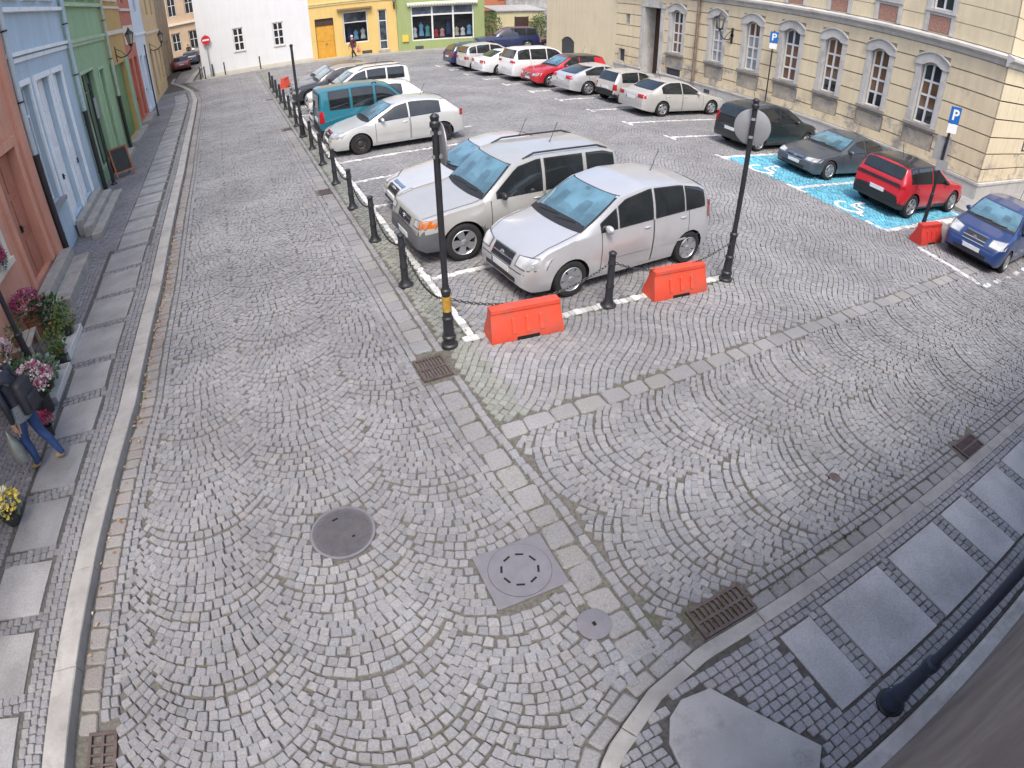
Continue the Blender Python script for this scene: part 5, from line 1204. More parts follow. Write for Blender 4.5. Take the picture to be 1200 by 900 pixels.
# right row by the palace
build_car('parked_car','dark green people carrier parked next to the blue painted bays','car',LR(13.72,13.15,4.3,.88),0,dict(S_MPV,sc=.88,L=4.30,wb=2.70,prof=[(d*4.3/4.05,z) for d,z in S_MPV['prof']]),DKG,GRR,wins=((1.5,2.45),(2.56,3.30),(3.40,3.95)),ws=(1.08,1.50),rwz=(1.10,1.46,.80),doors=((1.42,2.5),(2.54,3.4)),rear_light=(.78,.985,.80,1.15),mould=True)
build_car('parked_car','slate grey sports saloon with round badge and big grille on the blue bay','car',LR(13.75,10.4,4.65,.86),PI-.06,SP(S_COUPE,.86),GREY,GRR,wins=((1.75,2.68),(2.78,3.75)),ws=(.97,1.31),rwz=(1.02,1.27,.70),doors=((1.5,2.7),(2.74,3.6)),style='seven',head=(.50,.96,.60,.71))
build_car('parked_car','red crossover with black roof standing on the blue bay','car',LR(13.78,7.68,4.2,.89),-.03,dict(S_SUV,sc=.89,H=1.62,wr=.36),REDP,GRR,wins=((1.55,2.42),(2.52,3.3),(3.36,3.70)),ws=(1.06,1.44),rwz=(1.14,1.43,.74),doors=((1.38,2.46),(2.50,3.42)),roofm=(BLKP,1.92,3.80),clad=lambda d,B:(.50 if d>B.L-.35 or d<.3 else (.62 if min(abs(d-B.wx[0]),abs(d-B.wx[1]))<B.Ra+.04 and abs(d-(B.wx[0]+B.wx[1])/2)>0 and False else .36)),cladm=BLACKP,style='star',rear_light=(.60,.985,.90,1.0),band=(.91,.99))
build_car('parked_car','blue small hatchback in front of the striped barrier at the right edge','car',LR(13.38,4.80,4.03,.90),PI+.04,SP(S_SMALL,.90),BLUP,GRR,wins=((1.45,2.35),(2.46,3.3)),ws=(1.02,1.39),rwz=(1.05,1.36,.72),doors=((1.3,2.4),(2.44,3.3)),style='cover',head=(.52,.97,.66,.84))
build_car('parked_car','silver saloon with red tail lamps by the doorway drainpipe','sedan',LR(13.35,17.9,4.55,.92),0,SP(S_SEDAN,.92),CHAMP,GRR,wins=((1.62,2.5),(2.6,3.55)),ws=(.97,1.32),rwz=(1.06,1.33,.70),doors=((1.42,2.52),(2.56,3.42)),style='five',rear_light=(.55,.985,.76,.90))
build_car('parked_car','tiny silver city car with black rear bumper','car',LR(13.75,20.2,3.32,.92),0,SP(S_CITY,.92),CHAMP,GRR,wins=((1.15,1.95),(2.05,2.85)),ws=(.99,1.35),rwz=(.98,1.33,.80),doors=((1.0,2.0),),style='steel',rear_light=(.82,.985,.6,.85),clad=lambda d,B:(.46 if d<.2 or d>B.L-.2 else 0),cladm=BLACKP)
build_car('parked_car','silver fastback saloon beside the red black roofed hatchback','sedan',LR(12.95,22.35,4.65,.92),0,SP(S_COUPE,.92),SILVER,GRR,wins=((1.75,2.65),(2.75,3.75)),ws=(.97,1.31),rwz=(1.02,1.28,.70),doors=((1.5,2.7),(2.74,3.6)),style='seven',rear_light=(.50,.985,.78,.92))
build_car('parked_car','bright red hatchback with black roof facing out of its bay','car',LR(12.6,24.65,4.2,.92),PI,SP(S_SUV,.92),REDP,GRR,wins=W4,ws=(1.06,1.44),rwz=(1.12,1.42,.72),doors=D4,roofm=(BLKP,1.92,3.80),style='star')
build_car('parked_car','large white estate off roader with long dark side glass','car',LR(12.5,26.8,4.75,.92),0,SP(S_BIG,.92),WHT_,GRR,wins=((1.75,2.7),(2.8,3.65),(3.75,4.4)),ws=(1.18,1.64),rwz=(1.22,1.62,.76),doors=((1.5,2.75),(2.8,3.7)),style='five',rear_light=(.55,.985,.98,1.10))
build_car('parked_car','white saloon with slanted red lamps between two taller white cars','sedan',LR(12.0,29.1,4.55,.92),0,SP(S_SEDAN,.92),WHT_,GRR,wins=((1.62,2.5),(2.6,3.5)),ws=(.97,1.32),rwz=(1.06,1.33,.70),doors=D4,style='five',rear_light=(.50,.985,.74,.90))
build_car('parked_car','silver estate hatchback next to the dark blue hatchback','car',LR(12.0,31.3,4.05,.92),0,SP(S_MPV,.92),SILW,GRR,wins=((1.5,2.45),(2.56,3.3),(3.4,3.78)),ws=(1.08,1.5),rwz=(1.1,1.44,.8),doors=D4,style='five')
build_car('parked_car','dark blue hatchback at the far end of the bay row','car',LR(12.0,33.5,4.03,.92),0,SP(S_SMALL,.92),NAVY,GRR,wins=W4,ws=(1.02,1.39),rwz=(1.05,1.36,.72),doors=D4,style='five')
build_car('parked_car','navy off roader with glossy roof in front of the cream shed','car',(18.9,40.2,0),PI*.92,S_BIG,NAVY,wins=((1.75,2.7),(2.8,3.65),(3.75,4.4)),ws=(1.18,1.64),rwz=(1.22,1.62,.76),doors=D4,style='five')
build_car('parked_car','black hatchback in the gap beside the pale yellow wall','car',(22.6,39.4,0),PI*.95,S_HATCH,ANT,wins=W4,ws=(.98,1.36),rwz=(1.03,1.32,.72),doors=D4)
GF='cars parked in the far street'
build_car('parked_car','dark red saloon with its tail towards us in the far street','sedan',(-4.35,61.5,0),PI/2+.06,S_SEDAN,DRED,GF,wins=((1.62,2.5),(2.6,3.55)),ws=(.97,1.32),rwz=(1.06,1.33,.70),doors=D4,rear_light=(.55,.985,.74,.90))
build_car('parked_car','steel blue car just behind the dark red saloon in the far street','car',(-3.7,67.2,0),PI/2-.02,S_HATCH,LBL,GF,wins=W4,ws=(.98,1.36),rwz=(1.03,1.32,.72),doors=D4)
build_car('parked_car','black car furthest away in the far street','car',(-3.0,73,0),PI/2-.02,S_SUV,ANT,GF,wins=W4,ws=(1.06,1.44),rwz=(1.12,1.42,.72),doors=D4)
# ------------------------------------------------------------------ street furniture
YELB=mat('yellow_band',(.45,.26,.04),rough=.6,var=.3,scale=12)
def bollard_parts(root,h=.90):
    b=MB(); b.lathe([(.105,0),(.105,.03),(.085,.05),(.075,.09),(.062,.12),(.058,.30),(.066,.31),(.066,.35),(.056,.37),(.052,h-.22),(.060,h-.21),(.060,h-.17),(.052,h-.15),(.050,h-.05),(.060,h-.04),(.060,h-.02),(.035,h),(.001,h)],n=16); b.build('post',BLACK,root,smooth=35)
    b=MB(); b.lathe([(.125,0),(.125,.018),(.10,.03)],n=16); b.build('foot_plate',BLACK,root,smooth=35)
ordn=['second','third','fourth','fifth','sixth','seventh','eighth','ninth','tenth','eleventh','twelfth','thirteenth','fourteenth','fifteenth']
GB='iron bollards along the parking row'; GC='chains slung between the bollards'
b0=thing('bollard','black iron bollard nearest the yellow banded sign post in the chained row','bollard',(2.07,8.30,0),0,GB); bollard_parts(b0)
YB=[8.30+2.03*i for i in range(14)]
k=0
for i in range(1,14):
    if i==6: continue
    nm=ordn[i-1] if i<6 else ordn[i-2]
    dup(b0,(2.07+.003*i,YB[i],0),0,'black iron bollard, %s in the chained row counting from the yellow banded sign post'%nm,GB)
dup(b0,(4.62,6.30,0),0,'black iron bollard between the two solid orange barriers',GB)
br=thing('bollard','leaning black bollard between the white barrier end and the blue hatchback','bollard',(15.05,5.62,0),0,GB); bollard_parts(br,.78); br.rotation_euler=(0,.06,0)
# small posts by the white house
GW_='small posts at the white house corner'
for i,(x,y,l) in enumerate(((-2.1,46.5,'short black post left of the no entry sign'),(-1.75,46.2,'short black post tight against the no entry sign pole'),(-.3,46.35,'short black post first to the right of the no entry sign'),(2.25,45.7,'short black post below and between the two white house windows'))):
    t=thing('bollard',l,'bollard',(x,y,.1),0,GW_); b=MB(); b.lathe([(.06,0),(.06,.03),(.045,.05),(.045,.85),(.055,.86),(.05,.93),(.001,.95)],n=12); b.build('post',BLACK,t,smooth=35)
# chains
def chain(p0,p1,sag,label):
    p0,p1=Vector(p0),Vector(p1); L=(p1-p0).length; n=int(L/.048); b=MB(); mid=(p0+p1)/2
    for i in range(n):
        u=(i+.5)/n; p=p0.lerp(p1,u); p=Vector((p.x,p.y,p.z-sag*4*u*(1-u))); tz=-sag*4*(1-2*u)/L
        d=(p1-p0).normalized(); d=Vector((d.x,d.y,tz)).normalized(); sd=Vector((-d.y,d.x,0)).normalized(); up=d.cross(sd)
        a=sd if i%2 else up; ring=[]
        for q in range(8):
            an=2*PI*q/8; c=p-mid+d*(math.cos(an)*.034)+a*(math.sin(an)*.017); o_=d*math.cos(an)+a*math.sin(an); nn=d.cross(a)
            ring.append([tuple(c+o_*.0065),tuple(c+nn*.0065),tuple(c-o_*.0065),tuple(c-nn*.0065)])
        ring.append(ring[0]); b.loft(ring)
    o=b.build('chain',BLACK); o.location=mid; return tag(o,label,'chain',GC)
PSTS=[(2.09,6.33)]+[(2.07+.003*i,y) for i,y in enumerate(YB)]
for i in range(len(PSTS)-1):
    (x0,y0),(x1,y1)=PSTS[i],PSTS[i+1]
    lab='sagging black chain running from the yellow banded sign post to the nearest bollard' if i==0 else 'sagging black chain, %s span from the yellow banded sign post'%ordn[i-1]
    chain((x0,y0+.06,.70),(x1,y1-.06,.70),.24,lab)
chain((2.15,6.33,.70),(4.56,6.30,.70),.30,'sagging black chain across the silver people carrier behind the left orange barrier')
chain((4.68,6.30,.70),(6.92,6.20,.70),.28,'sagging black chain behind the second orange barrier')
# sign posts
def post(root,h,r=.040,base=True,band=False):
    b=MB(); prof=[(.115,0),(.115,.035),(.09,.055),(.082,.12),(.095,.13),(.095,.165),(.076,.185),(.066,.40),(.075,.41),(.075,.45),(.060,.47),(.054,.80),(.066,.81),(.066,.86),(.048,.88),(r,.95),(r,h-.16),(r*1.5,h-.15),(r*1.5,h-.10),(r*1.1,h-.08),(r*1.4,h-.03),(r*.7,h),(.001,h)] if base else [(r*1.8,0),(r*1.8,.03),(r,.05),(r,h),(.001,h+.01)]
    b.lathe(prof,n=16); b.build('pole',BLACK,root,smooth=35)
    if band: b=MB(); b.lathe([(.0605,.55),(.0605,.77)],n=16); b.build('yellow_band',YELB,root,smooth=35)
def round_sign(root,z,ang,face,r=.31,y=.06):
    b=MB(); c=math.cos(ang); s_=math.sin(ang)
    b.T=Matrix.Rotation(ang,4,'Z'); b.lathe([(r,-.012),(r+.008,-.008),(r+.008,.004),(r,.008),(r*.9,.0081)],(0,y,z),n=36,axis='y',mi=0)
    b.lathe([(r*.985,.0085),(.001,.009)],(0,y,z),n=36,axis='y',mi=1,caps=False)
    b.box(-.03,.03,-.05,y-.012,z-.16,z-.12); b.box(-.03,.03,-.05,y-.012,z+.12,z+.16)
    return b.build('sign_disc',[GALV,face],root,smooth=40)
FW_=mat('sign_white',(.75,.75,.74),rough=.4,var=.03); FR_=mat('sign_red',(.55,.02,.025),rough=.4,var=.05); FB_=mat('sign_blue',(.015,.13,.42),rough=.4,var=.05)
sp1=thing('sign_post','tall black post with a yellow band and a round sign seen edge on','sign post',(2.09,6.33,0)); post(sp1,3.10,band=True); round_sign(sp1,2.74,math.radians(-98),FW_,r=.24,y=.075)
sp2=thing('sign_post','black post with a round grey sign back by the second orange barrier','sign post',(6.97,6.20,0)); post(sp2,3.08); round_sign(sp2,2.62,math.radians(-50),FW_,r=.275,y=.056)
sp3=thing('sign_post','slim dark pole without a sign rising beside the teal van','post',(2.06,20.42,0)); b=MB(); b.lathe([(.14,0),(.14,.04),(.1,.07),(.08,.4),(.09,.42),(.07,.48),(.06,.85),(.07,.87),(.05,.92),(.042,3.05),(.055,3.06),(.055,3.12),(.001,3.16)],n=14); b.build('pole',BLACK,sp3,smooth=35)
def letter(root,ch,size,x,y,z,m,rz=0):
    cu=bpy.data.curves.new('letter','FONT'); cu.body=ch; cu.size=size; cu.align_x='CENTER'; cu.align_y='CENTER'; cu.extrude=.002; cu.offset=.008
    o=bpy.data.objects.new('letter',cu); COL.objects.link(o); dg=bpy.context.evaluated_depsgraph_get(); me=bpy.data.meshes.new_from_object(o.evaluated_get(dg)); bpy.data.objects.remove(o)
    me.materials.clear(); me.materials.append(m); q=bpy.data.objects.new('letter',me); COL.objects.link(q); q.parent=root; q.location=(x,y,z); q.rotation_euler=(PI/2,0,rz); return q
def p_sign(root,z,w=.36,h=.36,extra=True):
    b=MB(); b.box(-w/2,w/2,-.075,-.065,z,z+h); b.box(-w/2-.012,w/2+.012,-.0645,-.060,z-.012,z+h+.012); b.box(-.03,.03,-.06,.02,z+h*.4,z+h*.6); s=b.build('sign_plate',FB_,root)
    letter(root,'P',h*.92,0,-.078,z+h/2,FW_)
    if extra: b=MB(); b.box(-w/2,w/2,-.075,-.065,z-.24,z-.02); b.box(-.03,.03,-.064,.02,z-.15,z-.11); b.build('sub_plate',FW_,root)
face=math.atan2(-.9,-.43)+PI/2
sp4=thing('sign_post','leaning post with a blue P sign and grey panels rising from the red barrier','sign post',(14.2,6.38,0),math.radians(-35)); post(sp4,3.1,r=.032,base=False); p_sign(sp4,2.72,.26,.38)
b=MB(); b.box(-.26,.12,.045,.06,1.78,2.36); b.box(-.03,.03,.0,.0445,1.8,1.85); b.box(-.03,.03,.0,.0445,2.2,2.25); b.build('grey_panel',GALV,sp4); b=MB(); b.box(-.16,.16,-.062,-.05,1.55,1.80); b.box(-.03,.03,-.0495,.0,1.65,1.69); b.build('sub_plate',GALV,sp4)
b=MB(); b.lathe([(.07,0),(.07,.05),(.055,.06),(.045,.9),(.05,.92),(.036,.95)],n=12); b.build('base_sleeve',BLACK,sp4,smooth=35)
sp5=thing('sign_post','slim pole with a small blue P sign between the palace windows','sign post',(18.9,16.35,.1),math.radians(-40)); post(sp5,3.45,r=.028,base=False); p_sign(sp5,2.98,.30,.42)
ne=thing('sign_post','grey pole with a red and white no entry sign at the white house corner','sign post',(-1.32,46.9,.1),-.1); b=MB(); b.lathe([(.035,0),(.035,3.15),(.001,3.16)],n=10); b.build('pole',GALV,ne,smooth=35)
b=MB(); b.lathe([(.33,-.065),(.33,-.05)],(0,0,2.75),n=36,axis='y'); b.build('sign_disc',FR_,ne); b=MB(); b.box(-.24,.24,-.071,-.066,2.69,2.81); b.build('white_bar',FW_,ne)
b=MB(); b.lathe([(.05,0),(.05,.9),(.03,.95)],(.16,0,0),n=10); b.build('guard_post',BLACK,ne,smooth=35)
tl=thing('sign_post','thin dark pole on the left pavement before the red house','post',(-3.95,32.6,.1)); b=MB(); b.lathe([(.07,0),(.07,.04),(.04,.08),(.035,3.6),(.05,3.62),(.001,3.7)],n=10); b.build('pole',BLACK,tl,smooth=35)
tl2=thing('sign_post','dark pole with a small grey sign on the pavement beside the green house window','sign post',(-4.25,19.55,.1)); b=MB(); b.lathe([(.10,0),(.10,.04),(.06,.08),(.05,.8),(.036,.85),(.033,3.2),(.045,3.22),(.001,3.26)],n=10); b.build('pole',BLACK,tl2,smooth=35); b=MB(); b.box(-.02,.0,.06,.55,2.1,2.75); b.box(-.015,-.005,-.03,.06,2.4,2.44); b.build('sign_plate',mat('slate_sign',(.20,.24,.27),rough=.5),tl2)
tl3=thing('sign_post','black post with collared base standing among the flower trays','post',(-3.93,8.25,.1)); post(tl3,3.3,r=.04)
cl_=thing('lamp_post','thick dark blue black lamp post on the bottom right pavement','lamp post',(3.39,-.05,.03)); b=MB(); b.lathe([(0.1040,0),(0.1040,.05),(0.0840,.08),(0.0760,.16),(0.0840,.17),(0.0840,.21),(0.0680,.24),(0.0600,.62),(0.0680,.63),(0.0720,.68),(0.0680,.73),(0.0480,.75),(0.0416,.82),(0.0376,3.2),(0.0480,3.22),(0.0480,3.27),(0.0240,3.3)],n=20); b.build('pole',mat('blue_black_paint',(.035,.050,.085),rough=.42,var=.2,scale=6),cl_,smooth=35)
b=MB(); b.lathe([(.135,0),(.135,.015),(.12,.03)],n=20); b.build('foot_plate',BLACK,cl_,smooth=35)
# lanterns
def lantern(root,x,y,z,s=1.):
    b=MB(); n=6
    b.lathe([(.05*s,-.02*s),(.09*s,0),(.16*s,.36*s),(.18*s,.37*s)],(x,y,z),n=n,mi=1)
    b.lathe([(.20*s,.37*s),(.17*s,.42*s),(.07*s,.52*s),(.05*s,.56*s),(.02*s,.62*s),(.001,.66*s)],(x,y,z),n=n,mi=0)
    for k in range(n):
        a=2*PI*k/n; b.tube([(x+.092*s*math.cos(a),y+.092*s*math.sin(a),z),(x+.165*s*math.cos(a),y+.165*s*math.sin(a),z+.37*s)],.010*s,5)
    b.lathe([(.02*s,-.12*s),(.05*s,-.08*s),(.095*s,-.015*s),(.095*s,.01*s)],(x,y,z),n=n)
    return b.build('lantern',[BLACK,glass_mat('lantern_glass',(.35,.33,.28),rough=.2)],root)
def wall_lamp(label,loc,rz,reach=.6,s=1.):
    t=thing('wall_lamp',label,'street lamp',loc,rz); b=MB()
    b.tube([(0,0,-.25*s),(0,-.03,-.25*s)],.08*s,10); b.tube([(0,-.02,-.3*s),(0,-.25*reach,-.42*s),(0,-.65*reach,-.40*s),(0,-.95*reach,-.22*s),(0,-reach,-.10*s)],.022*s,8); b.tube([(0,-.02,-.05*s),(0,-.35*reach,-.18*s),(0,-.6*reach,-.39*s)],.014*s,6); b.box(-.05*s,.05*s,-.03,0,-.55*s,.05*s); b.build('bracket',BLACK,t,smooth=40)
    lantern(t,0,-reach,0,s)
wall_lamp('black lantern on a curled bracket between two palace windows',(PX-.04,18.85,3.28),-PI/2,.75,1.1)
wall_lamp('black lantern hanging out from the ochre house beside the green gate',(LX,27.3,4.05),PI/2,.70,1.1)
wall_lamp('black lantern on the tan corner house',(LX,40.0,3.6),PI/2,.75,1.1)
wall_lamp('small lantern where the yellow and green shops meet',(12.05,float(north(12.05))-.01,3.75),NR,.4,.9)
# A-board
ab=thing('chalkboard','folding wooden chalkboard standing open in front of the green house','A-board',(-4.02,20.35,.1),math.radians(28))
WOOD=mat('board_wood',(.30,.115,.05),rough=.6,var=.25,scale=7)
for sg in (1,-1):
    b=MB(); b.T=Matrix.Translation((0,sg*.24,0))@Matrix.Rotation(sg*math.radians(14),4,'X')
    b.box(-.32,-.27,-.015,.015,0,1.02); b.box(.27,.32,-.015,.015,0,1.02); b.box(-.2695,.2695,-.015,.015,.18,.23); b.box(-.2695,.2695,-.015,.015,.97,1.02); b.build('frame',WOOD,ab)
    b=MB(); b.T=Matrix.Translation((0,sg*.24,0))@Matrix.Rotation(sg*math.radians(14),4,'X'); b.box(-.269,.269,-.007,.007,.231,.969); b.build('board',mat('slate_board',(.025,.028,.026),rough=.7,var=.3,scale=5),ab)
# ---- plastic barriers
ORG=mat('orange_plastic',(.62,.075,.038),rough=.5,var=.12,scale=2.5,bump=.05,bscale=30,dirt=.6,dirtcol=(.40,.10,.07),dscale=3.2,dlow=.5)
RDB=mat('red_plastic',(.50,.045,.035),rough=.45,var=.08,dirt=.3,dirtcol=(.3,.06,.05)); WHB=mat('white_plastic',(.66,.65,.60),rough=.45,var=.05,dirt=.4,dirtcol=(.42,.40,.35))
def barrier_mesh(root,L=1.05,H=.46,D=.36,m=None):
    def sec(x,k=1.):  # cross-section (y,z): jersey profile
        return [(x,-D/2*k,.0),(x,-D/2*k,.10),(x,-D*.30*k,.26),(x,-D*.20*k,H-.06),(x,-D*.235*k,H-.05),(x,-D*.22*k,H),(x,D*.22*k,H),(x,D*.235*k,H-.05),(x,D*.20*k,H-.06),(x,D*.30*k,.26),(x,D/2*k,.10),(x,D/2*k,.0)]
    def fix(r,dz): return [(x+ (dz*(z/H)),y,z) for x,y,z in r]
    b=MB(); b.loft([fix(sec(-L/2+.015,.97),.035),fix(sec(-L/2+.03),.035),fix(sec(-L*.15),0),fix(sec(-L*.149),0),fix(sec(L*.149),0),fix(sec(L*.15),0),fix(sec(L/2-.03),-.035),fix(sec(L/2-.015,.97),-.035)],caps=True)
    body=b.build('barrier_body',m,root,smooth=30)
    # fork pocket and moulded ribs
    b=MB(); b.box(-L*.15,L*.15,-D/2-.004,D/2+.004,-.001,.055); b.build('fork_slot',WELL,root)
    for x in (-.20,0,.20):
        for sg in (-1,1):
            b=MB(); b.loft([[(x-.035,sg*(D*.52),.12),(x+.035,sg*(D*.52),.12),(x+.022,sg*(D*.32),.31),(x-.022,sg*(D*.32),.31)],[(x-.028,sg*(D*.36),.13),(x+.028,sg*(D*.36),.13),(x+.018,sg*(D*.20),.33),(x-.018,sg*(D*.20),.33)]],caps=True); b.build('rib',m,root)
def barrier(label,loc,rz,m,**k):
    t=thing('traffic_barrier',label,'barrier',loc,rz); barrier_mesh(t,m=m,**k); return t
barrier('orange plastic barrier in front of the silver people carrier bumper',(3.15,6.20,0),-.10,ORG,L=1.10)
barrier('orange plastic barrier next to the round sign post with grey back',(5.86,6.22,0),-.06,ORG,L=1.08)
t=barrier('red plastic barrier half of a pair under the leaning P sign post',(13.45,5.86,0),-.10,RDB,L=.95)
t=barrier('white plastic barrier joined to the red one near the blue hatchback',(14.42,5.76,0),-.08,WHB,L=.92)
barrier('small red barrier at the far end of the bollard row',(2.85,33.9,0),PI/2-.5,ORG,L=.8,H=.55,D=.4)
# ---- iron covers and drains
IRON=mat('cast_iron',(.125,.12,.128),rough=.55,metal=.35,var=.15,scale=9,bump=.2,bscale=60,dirt=.4,dirtcol=(.16,.13,.11),dscale=6)
IRON2=mat('grey_cast_iron',(.185,.18,.195),rough=.6,metal=.2,var=.10,scale=7,bump=.15,bscale=70)
RUST=mat('rusty_iron',(.115,.085,.08),rough=.65,metal=.3,var=.3,scale=9,bump=.25,bscale=50)
t=thing('manhole_cover','round iron manhole cover with a square grid pattern in the left street','manhole cover',(0,3.81,0),.2)
b=MB(); b.lathe([(.325,-.03),(.325,.004),(.30,.006),(.298,-.004),(.292,-.004)],n=48,caps=False); b.build('frame',IRON2,t,smooth=30)
b=MB(); b.disc((0,0,.0),.292,48)
for i in range(-9,10):
    for j in range(-9,10):
        x,y=i*.029,j*.029
        if math.hypot(x,y)<.272 and not (abs(math.hypot(x,y)-.205)<.0): b.box(x-.010,x+.010,y-.010,y+.010,.0003,.005)
b.build('lid',IRON,t); 
for q_ in ((-.03,.03,.17,.19),(.05,.08,-.12,-.10)): b=MB(); b.box(*q_,.0055,.0075); b.build('key_slot',WELL,t)
t=thing('manhole_cover','square plate with a round lid and a ring of black slots','manhole cover',(1.36,2.71,0),-.02)
b=MB(); b.bbox(-.345,.345,-.305,.305,-.03,.008,.006); b.build('frame',IRON2,t)
b=MB(); b.lathe([(.285,.0085),(.285,.012),(.278,.0122),(.001,.0124)],n=48); b.build('lid',IRON2,t); b=MB()
b.lathe([(.289,.0083),(.286,.0086)],n=48,caps=False)
for k in range(8):
    a=2*PI*(k+.5)/8; c,s_=math.cos(a),math.sin(a); ux,uy=-s_,c; r=.165
    b.add([(r*c-ux*.038-c*.010,r*s_-uy*.038-s_*.010,.0145),(r*c+ux*.038-c*.010,r*s_+uy*.038-s_*.010,.0145),(r*c+ux*.038+c*.010,r*s_+uy*.038+s_*.010,.0145),(r*c-ux*.038+c*.010,r*s_-uy*.038+s_*.010,.0145)],[(0,1,2,3)])
b.build('slot_ring',WELL,t)
t=thing('valve_cover','small round iron valve cover beside the square manhole plate','valve cover',(1.67,1.93,0)); b=MB(); b.lathe([(.15,-.03),(.15,.006),(.138,.008),(.001,.008)],n=36); b.build('lid',IRON2,t,smooth=30); b=MB(); b.box(-.015,.015,-.02,.02,.0085,.0105); b.build('key_slot',WELL,t)
t=thing('valve_cover','tiny round valve cap in the right street cobbles','valve cover',(4.95,2.1,.0)); b=MB(); b.lathe([(.07,-.03),(.07,.008),(.001,.009)],n=24); b.build('lid',RUST,t)
def drain(label,x,y,w,d,nx,rz=0,m=RUST):
    t=thing('drain_grate',label,'drain',(x,y,0),rz); b=MB(); f=.03
    b.box(-w/2,w/2,-d/2,-d/2+f,-.04,.006); b.box(-w/2,w/2,d/2-f,d/2,-.04,.006); b.box(-w/2,-w/2+f,-d/2+f,d/2-f,-.04,.006); b.box(w/2-f,w/2,-d/2+f,d/2-f,-.04,.006); b.build('frame',m,t)
    b=MB(); b.box(-w/2+f,w/2-f,-.014,.014,-.03,.004)
    for i in range(1,nx): x_=-w/2+f+(w-2*f)*i/nx; b.box(x_-.009,x_+.009,-d/2+f,d/2-f,-.03,.003)
    b.build('bars',m,t); b=MB(); b.box(-w/2+f,w/2-f,-d/2+f,d/2-f,-.034,-.031); b.build('pit',WELL,t)
drain('iron drain grate at the foot of the yellow banded sign post',1.71,5.95,.40,.48,8)
drain('large iron drain grate beside the curved kerb corner',2.725,1.495,.60,.31,10)
drain('iron drain grate by the right kerb far from the corner',7.195,1.445,.50,.29,11)
drain('iron drain grate in the left gutter at the bottom edge',-2.59,2.05,.86,.28,9,PI/2-.13)
drain('small drain grate in the gutter line by the empty bays',1.72,13.9,.30,.38,6); drain('small drain grate in the gutter line level with the white hatchback',1.72,22.2,.30,.38,6); drain('small drain grate in the gutter line level with the dark grey hatchback',1.72,30.4,.30,.38,6)
# ---- flower stall
def leaves(b,c,r,n,size,mis,flat=0.):
    for i in range(n):
        while True:
            p=Vector((random.uniform(-1,1),random.uniform(-1,1),random.uniform(-1,1)))
            if .25<p.length<1: break
        q=Vector((c[0]+p.x*r[0],c[1]+p.y*r[1],c[2]+p.z*r[2])); s=size*random.uniform(.6,1.3)
        d=Vector((p.x+random.gauss(0,.4),p.y+random.gauss(0,.4),p.z*.6+random.gauss(.35,.4))).normalized(); a=d.cross(Vector((random.gauss(0,1),random.gauss(0,1),random.gauss(0,1)))).normalized(); nn=d.cross(a)*.25
        b.add([tuple(q),tuple(q+d*s*.5+a*s*.32+nn*s*.4),tuple(q+d*s),tuple(q+d*s*.5-a*s*.32+nn*s*.4)],[(0,1,2,3)],random.choice(mis))
LEAF=[mat('leaf_%d'%i,c,rough=.55,var=.25,scale=9) for i,c in enumerate([(.045,.11,.025),(.075,.16,.035),(.12,.19,.06),(.16,.24,.17),(.20,.19,.035),(.03,.07,.02)])]
FLW=[mat('petal_%d'%i,c,rough=.6,var=.12,scale=12) for i,c in enumerate([(.70,.62,.60),(.62,.30,.36),(.45,.04,.11),(.30,.05,.16),(.66,.52,.10),(.72,.70,.60)])]
POT=mat('clay_pot',(.30,.12,.07),rough=.8,var=.2); POTW=mat('white_trough',(.60,.60,.57),rough=.5,var=.06,dirt=.4,dirtcol=(.35,.34,.3)); POTD=mat('dark_bucket',(.035,.035,.04),rough=.5)
def plant(label,cat_,loc,pot,rad,n,size,lmis,flowers=None,nf=0,fs=.05,name='potted_plant',group=None):
    t=thing(name,label,cat_,loc,random.uniform(0,1),group); b=MB(); r,h=pot[0],pot[1]
    if pot[2]=='round': b.lathe([(r*.75,0),(r,h),(r*1.08,h),(r*1.08,h+.02),(r*.9,h+.02),(r*.9,h-.02),(.001,h-.02)],n=16)
    b.build('pot',pot[3],t,smooth=35)
    b=MB(); leaves(b,(0,0,h+rad[2]*.75),rad,n,size,lmis); b.build('foliage',LEAF,t,fixn=False)
    if nf:
        b=MB()
        for i in range(nf):
            th=random.uniform(0,2*PI); v=random.uniform(.1,1); q=(rad[0]*1.0*math.cos(th)*math.sqrt(1-v*v*.8),rad[1]*math.sin(th)*math.sqrt(1-v*v*.8),h+rad[2]*.75+rad[2]*v*1.02); m_=random.choice(flowers)
            leaves(b,q,(fs*.5,fs*.5,fs*.4),7,fs,[m_])
        b.build('blossoms',FLW,t,fixn=False)
    return t
GP='potted plants of the pavement flower stall'
def trough(label,x,y,L,W_,h,m,rz):
    t=thing('plant_tray',label,'plant tray',(x,y,.1),rz); b=MB()
    b.box(-L/2,L/2,-W_/2,W_/2,0,.02); b.box(-L/2,L/2,-W_/2,-W_/2+.02,.02,h); b.box(-L/2,L/2,W_/2-.02,W_/2,.02,h); b.box(-L/2,-L/2+.02,-W_/2+.02,W_/2-.02,.02,h); b.box(L/2-.02,L/2,-W_/2+.02,W_/2-.02,.02,h); b.build('tray',m,t); return t
trough('white plant tray along the slabs at the far end of the flower stall',-3.62,9.15,1.0,.36,.10,POTW,PI/2-.05)
trough('white plant tray nearer the walking person',-3.60,7.95,.9,.34,.10,POTW,PI/2-.08)
plant('bushy dark green plant beside the salmon house steps','plant',(-3.98,9.85,.1),(.15,.18,'round',POT),(.30,.36,.30),420,.075,[0,0,1,5],group=GP)
plant('pale yellow green leafy plant next to the tray end','plant',(-3.66,9.55,.1),(.11,.15,'round',POTD),(.20,.22,.22),230,.07,[1,2,2,4],group=GP)
plant('olive yellow plant low in the middle of the stall','plant',(-3.72,8.95,.12),(.11,.13,'round',POT),(.19,.21,.18),240,.06,[4,2,1],group=GP)
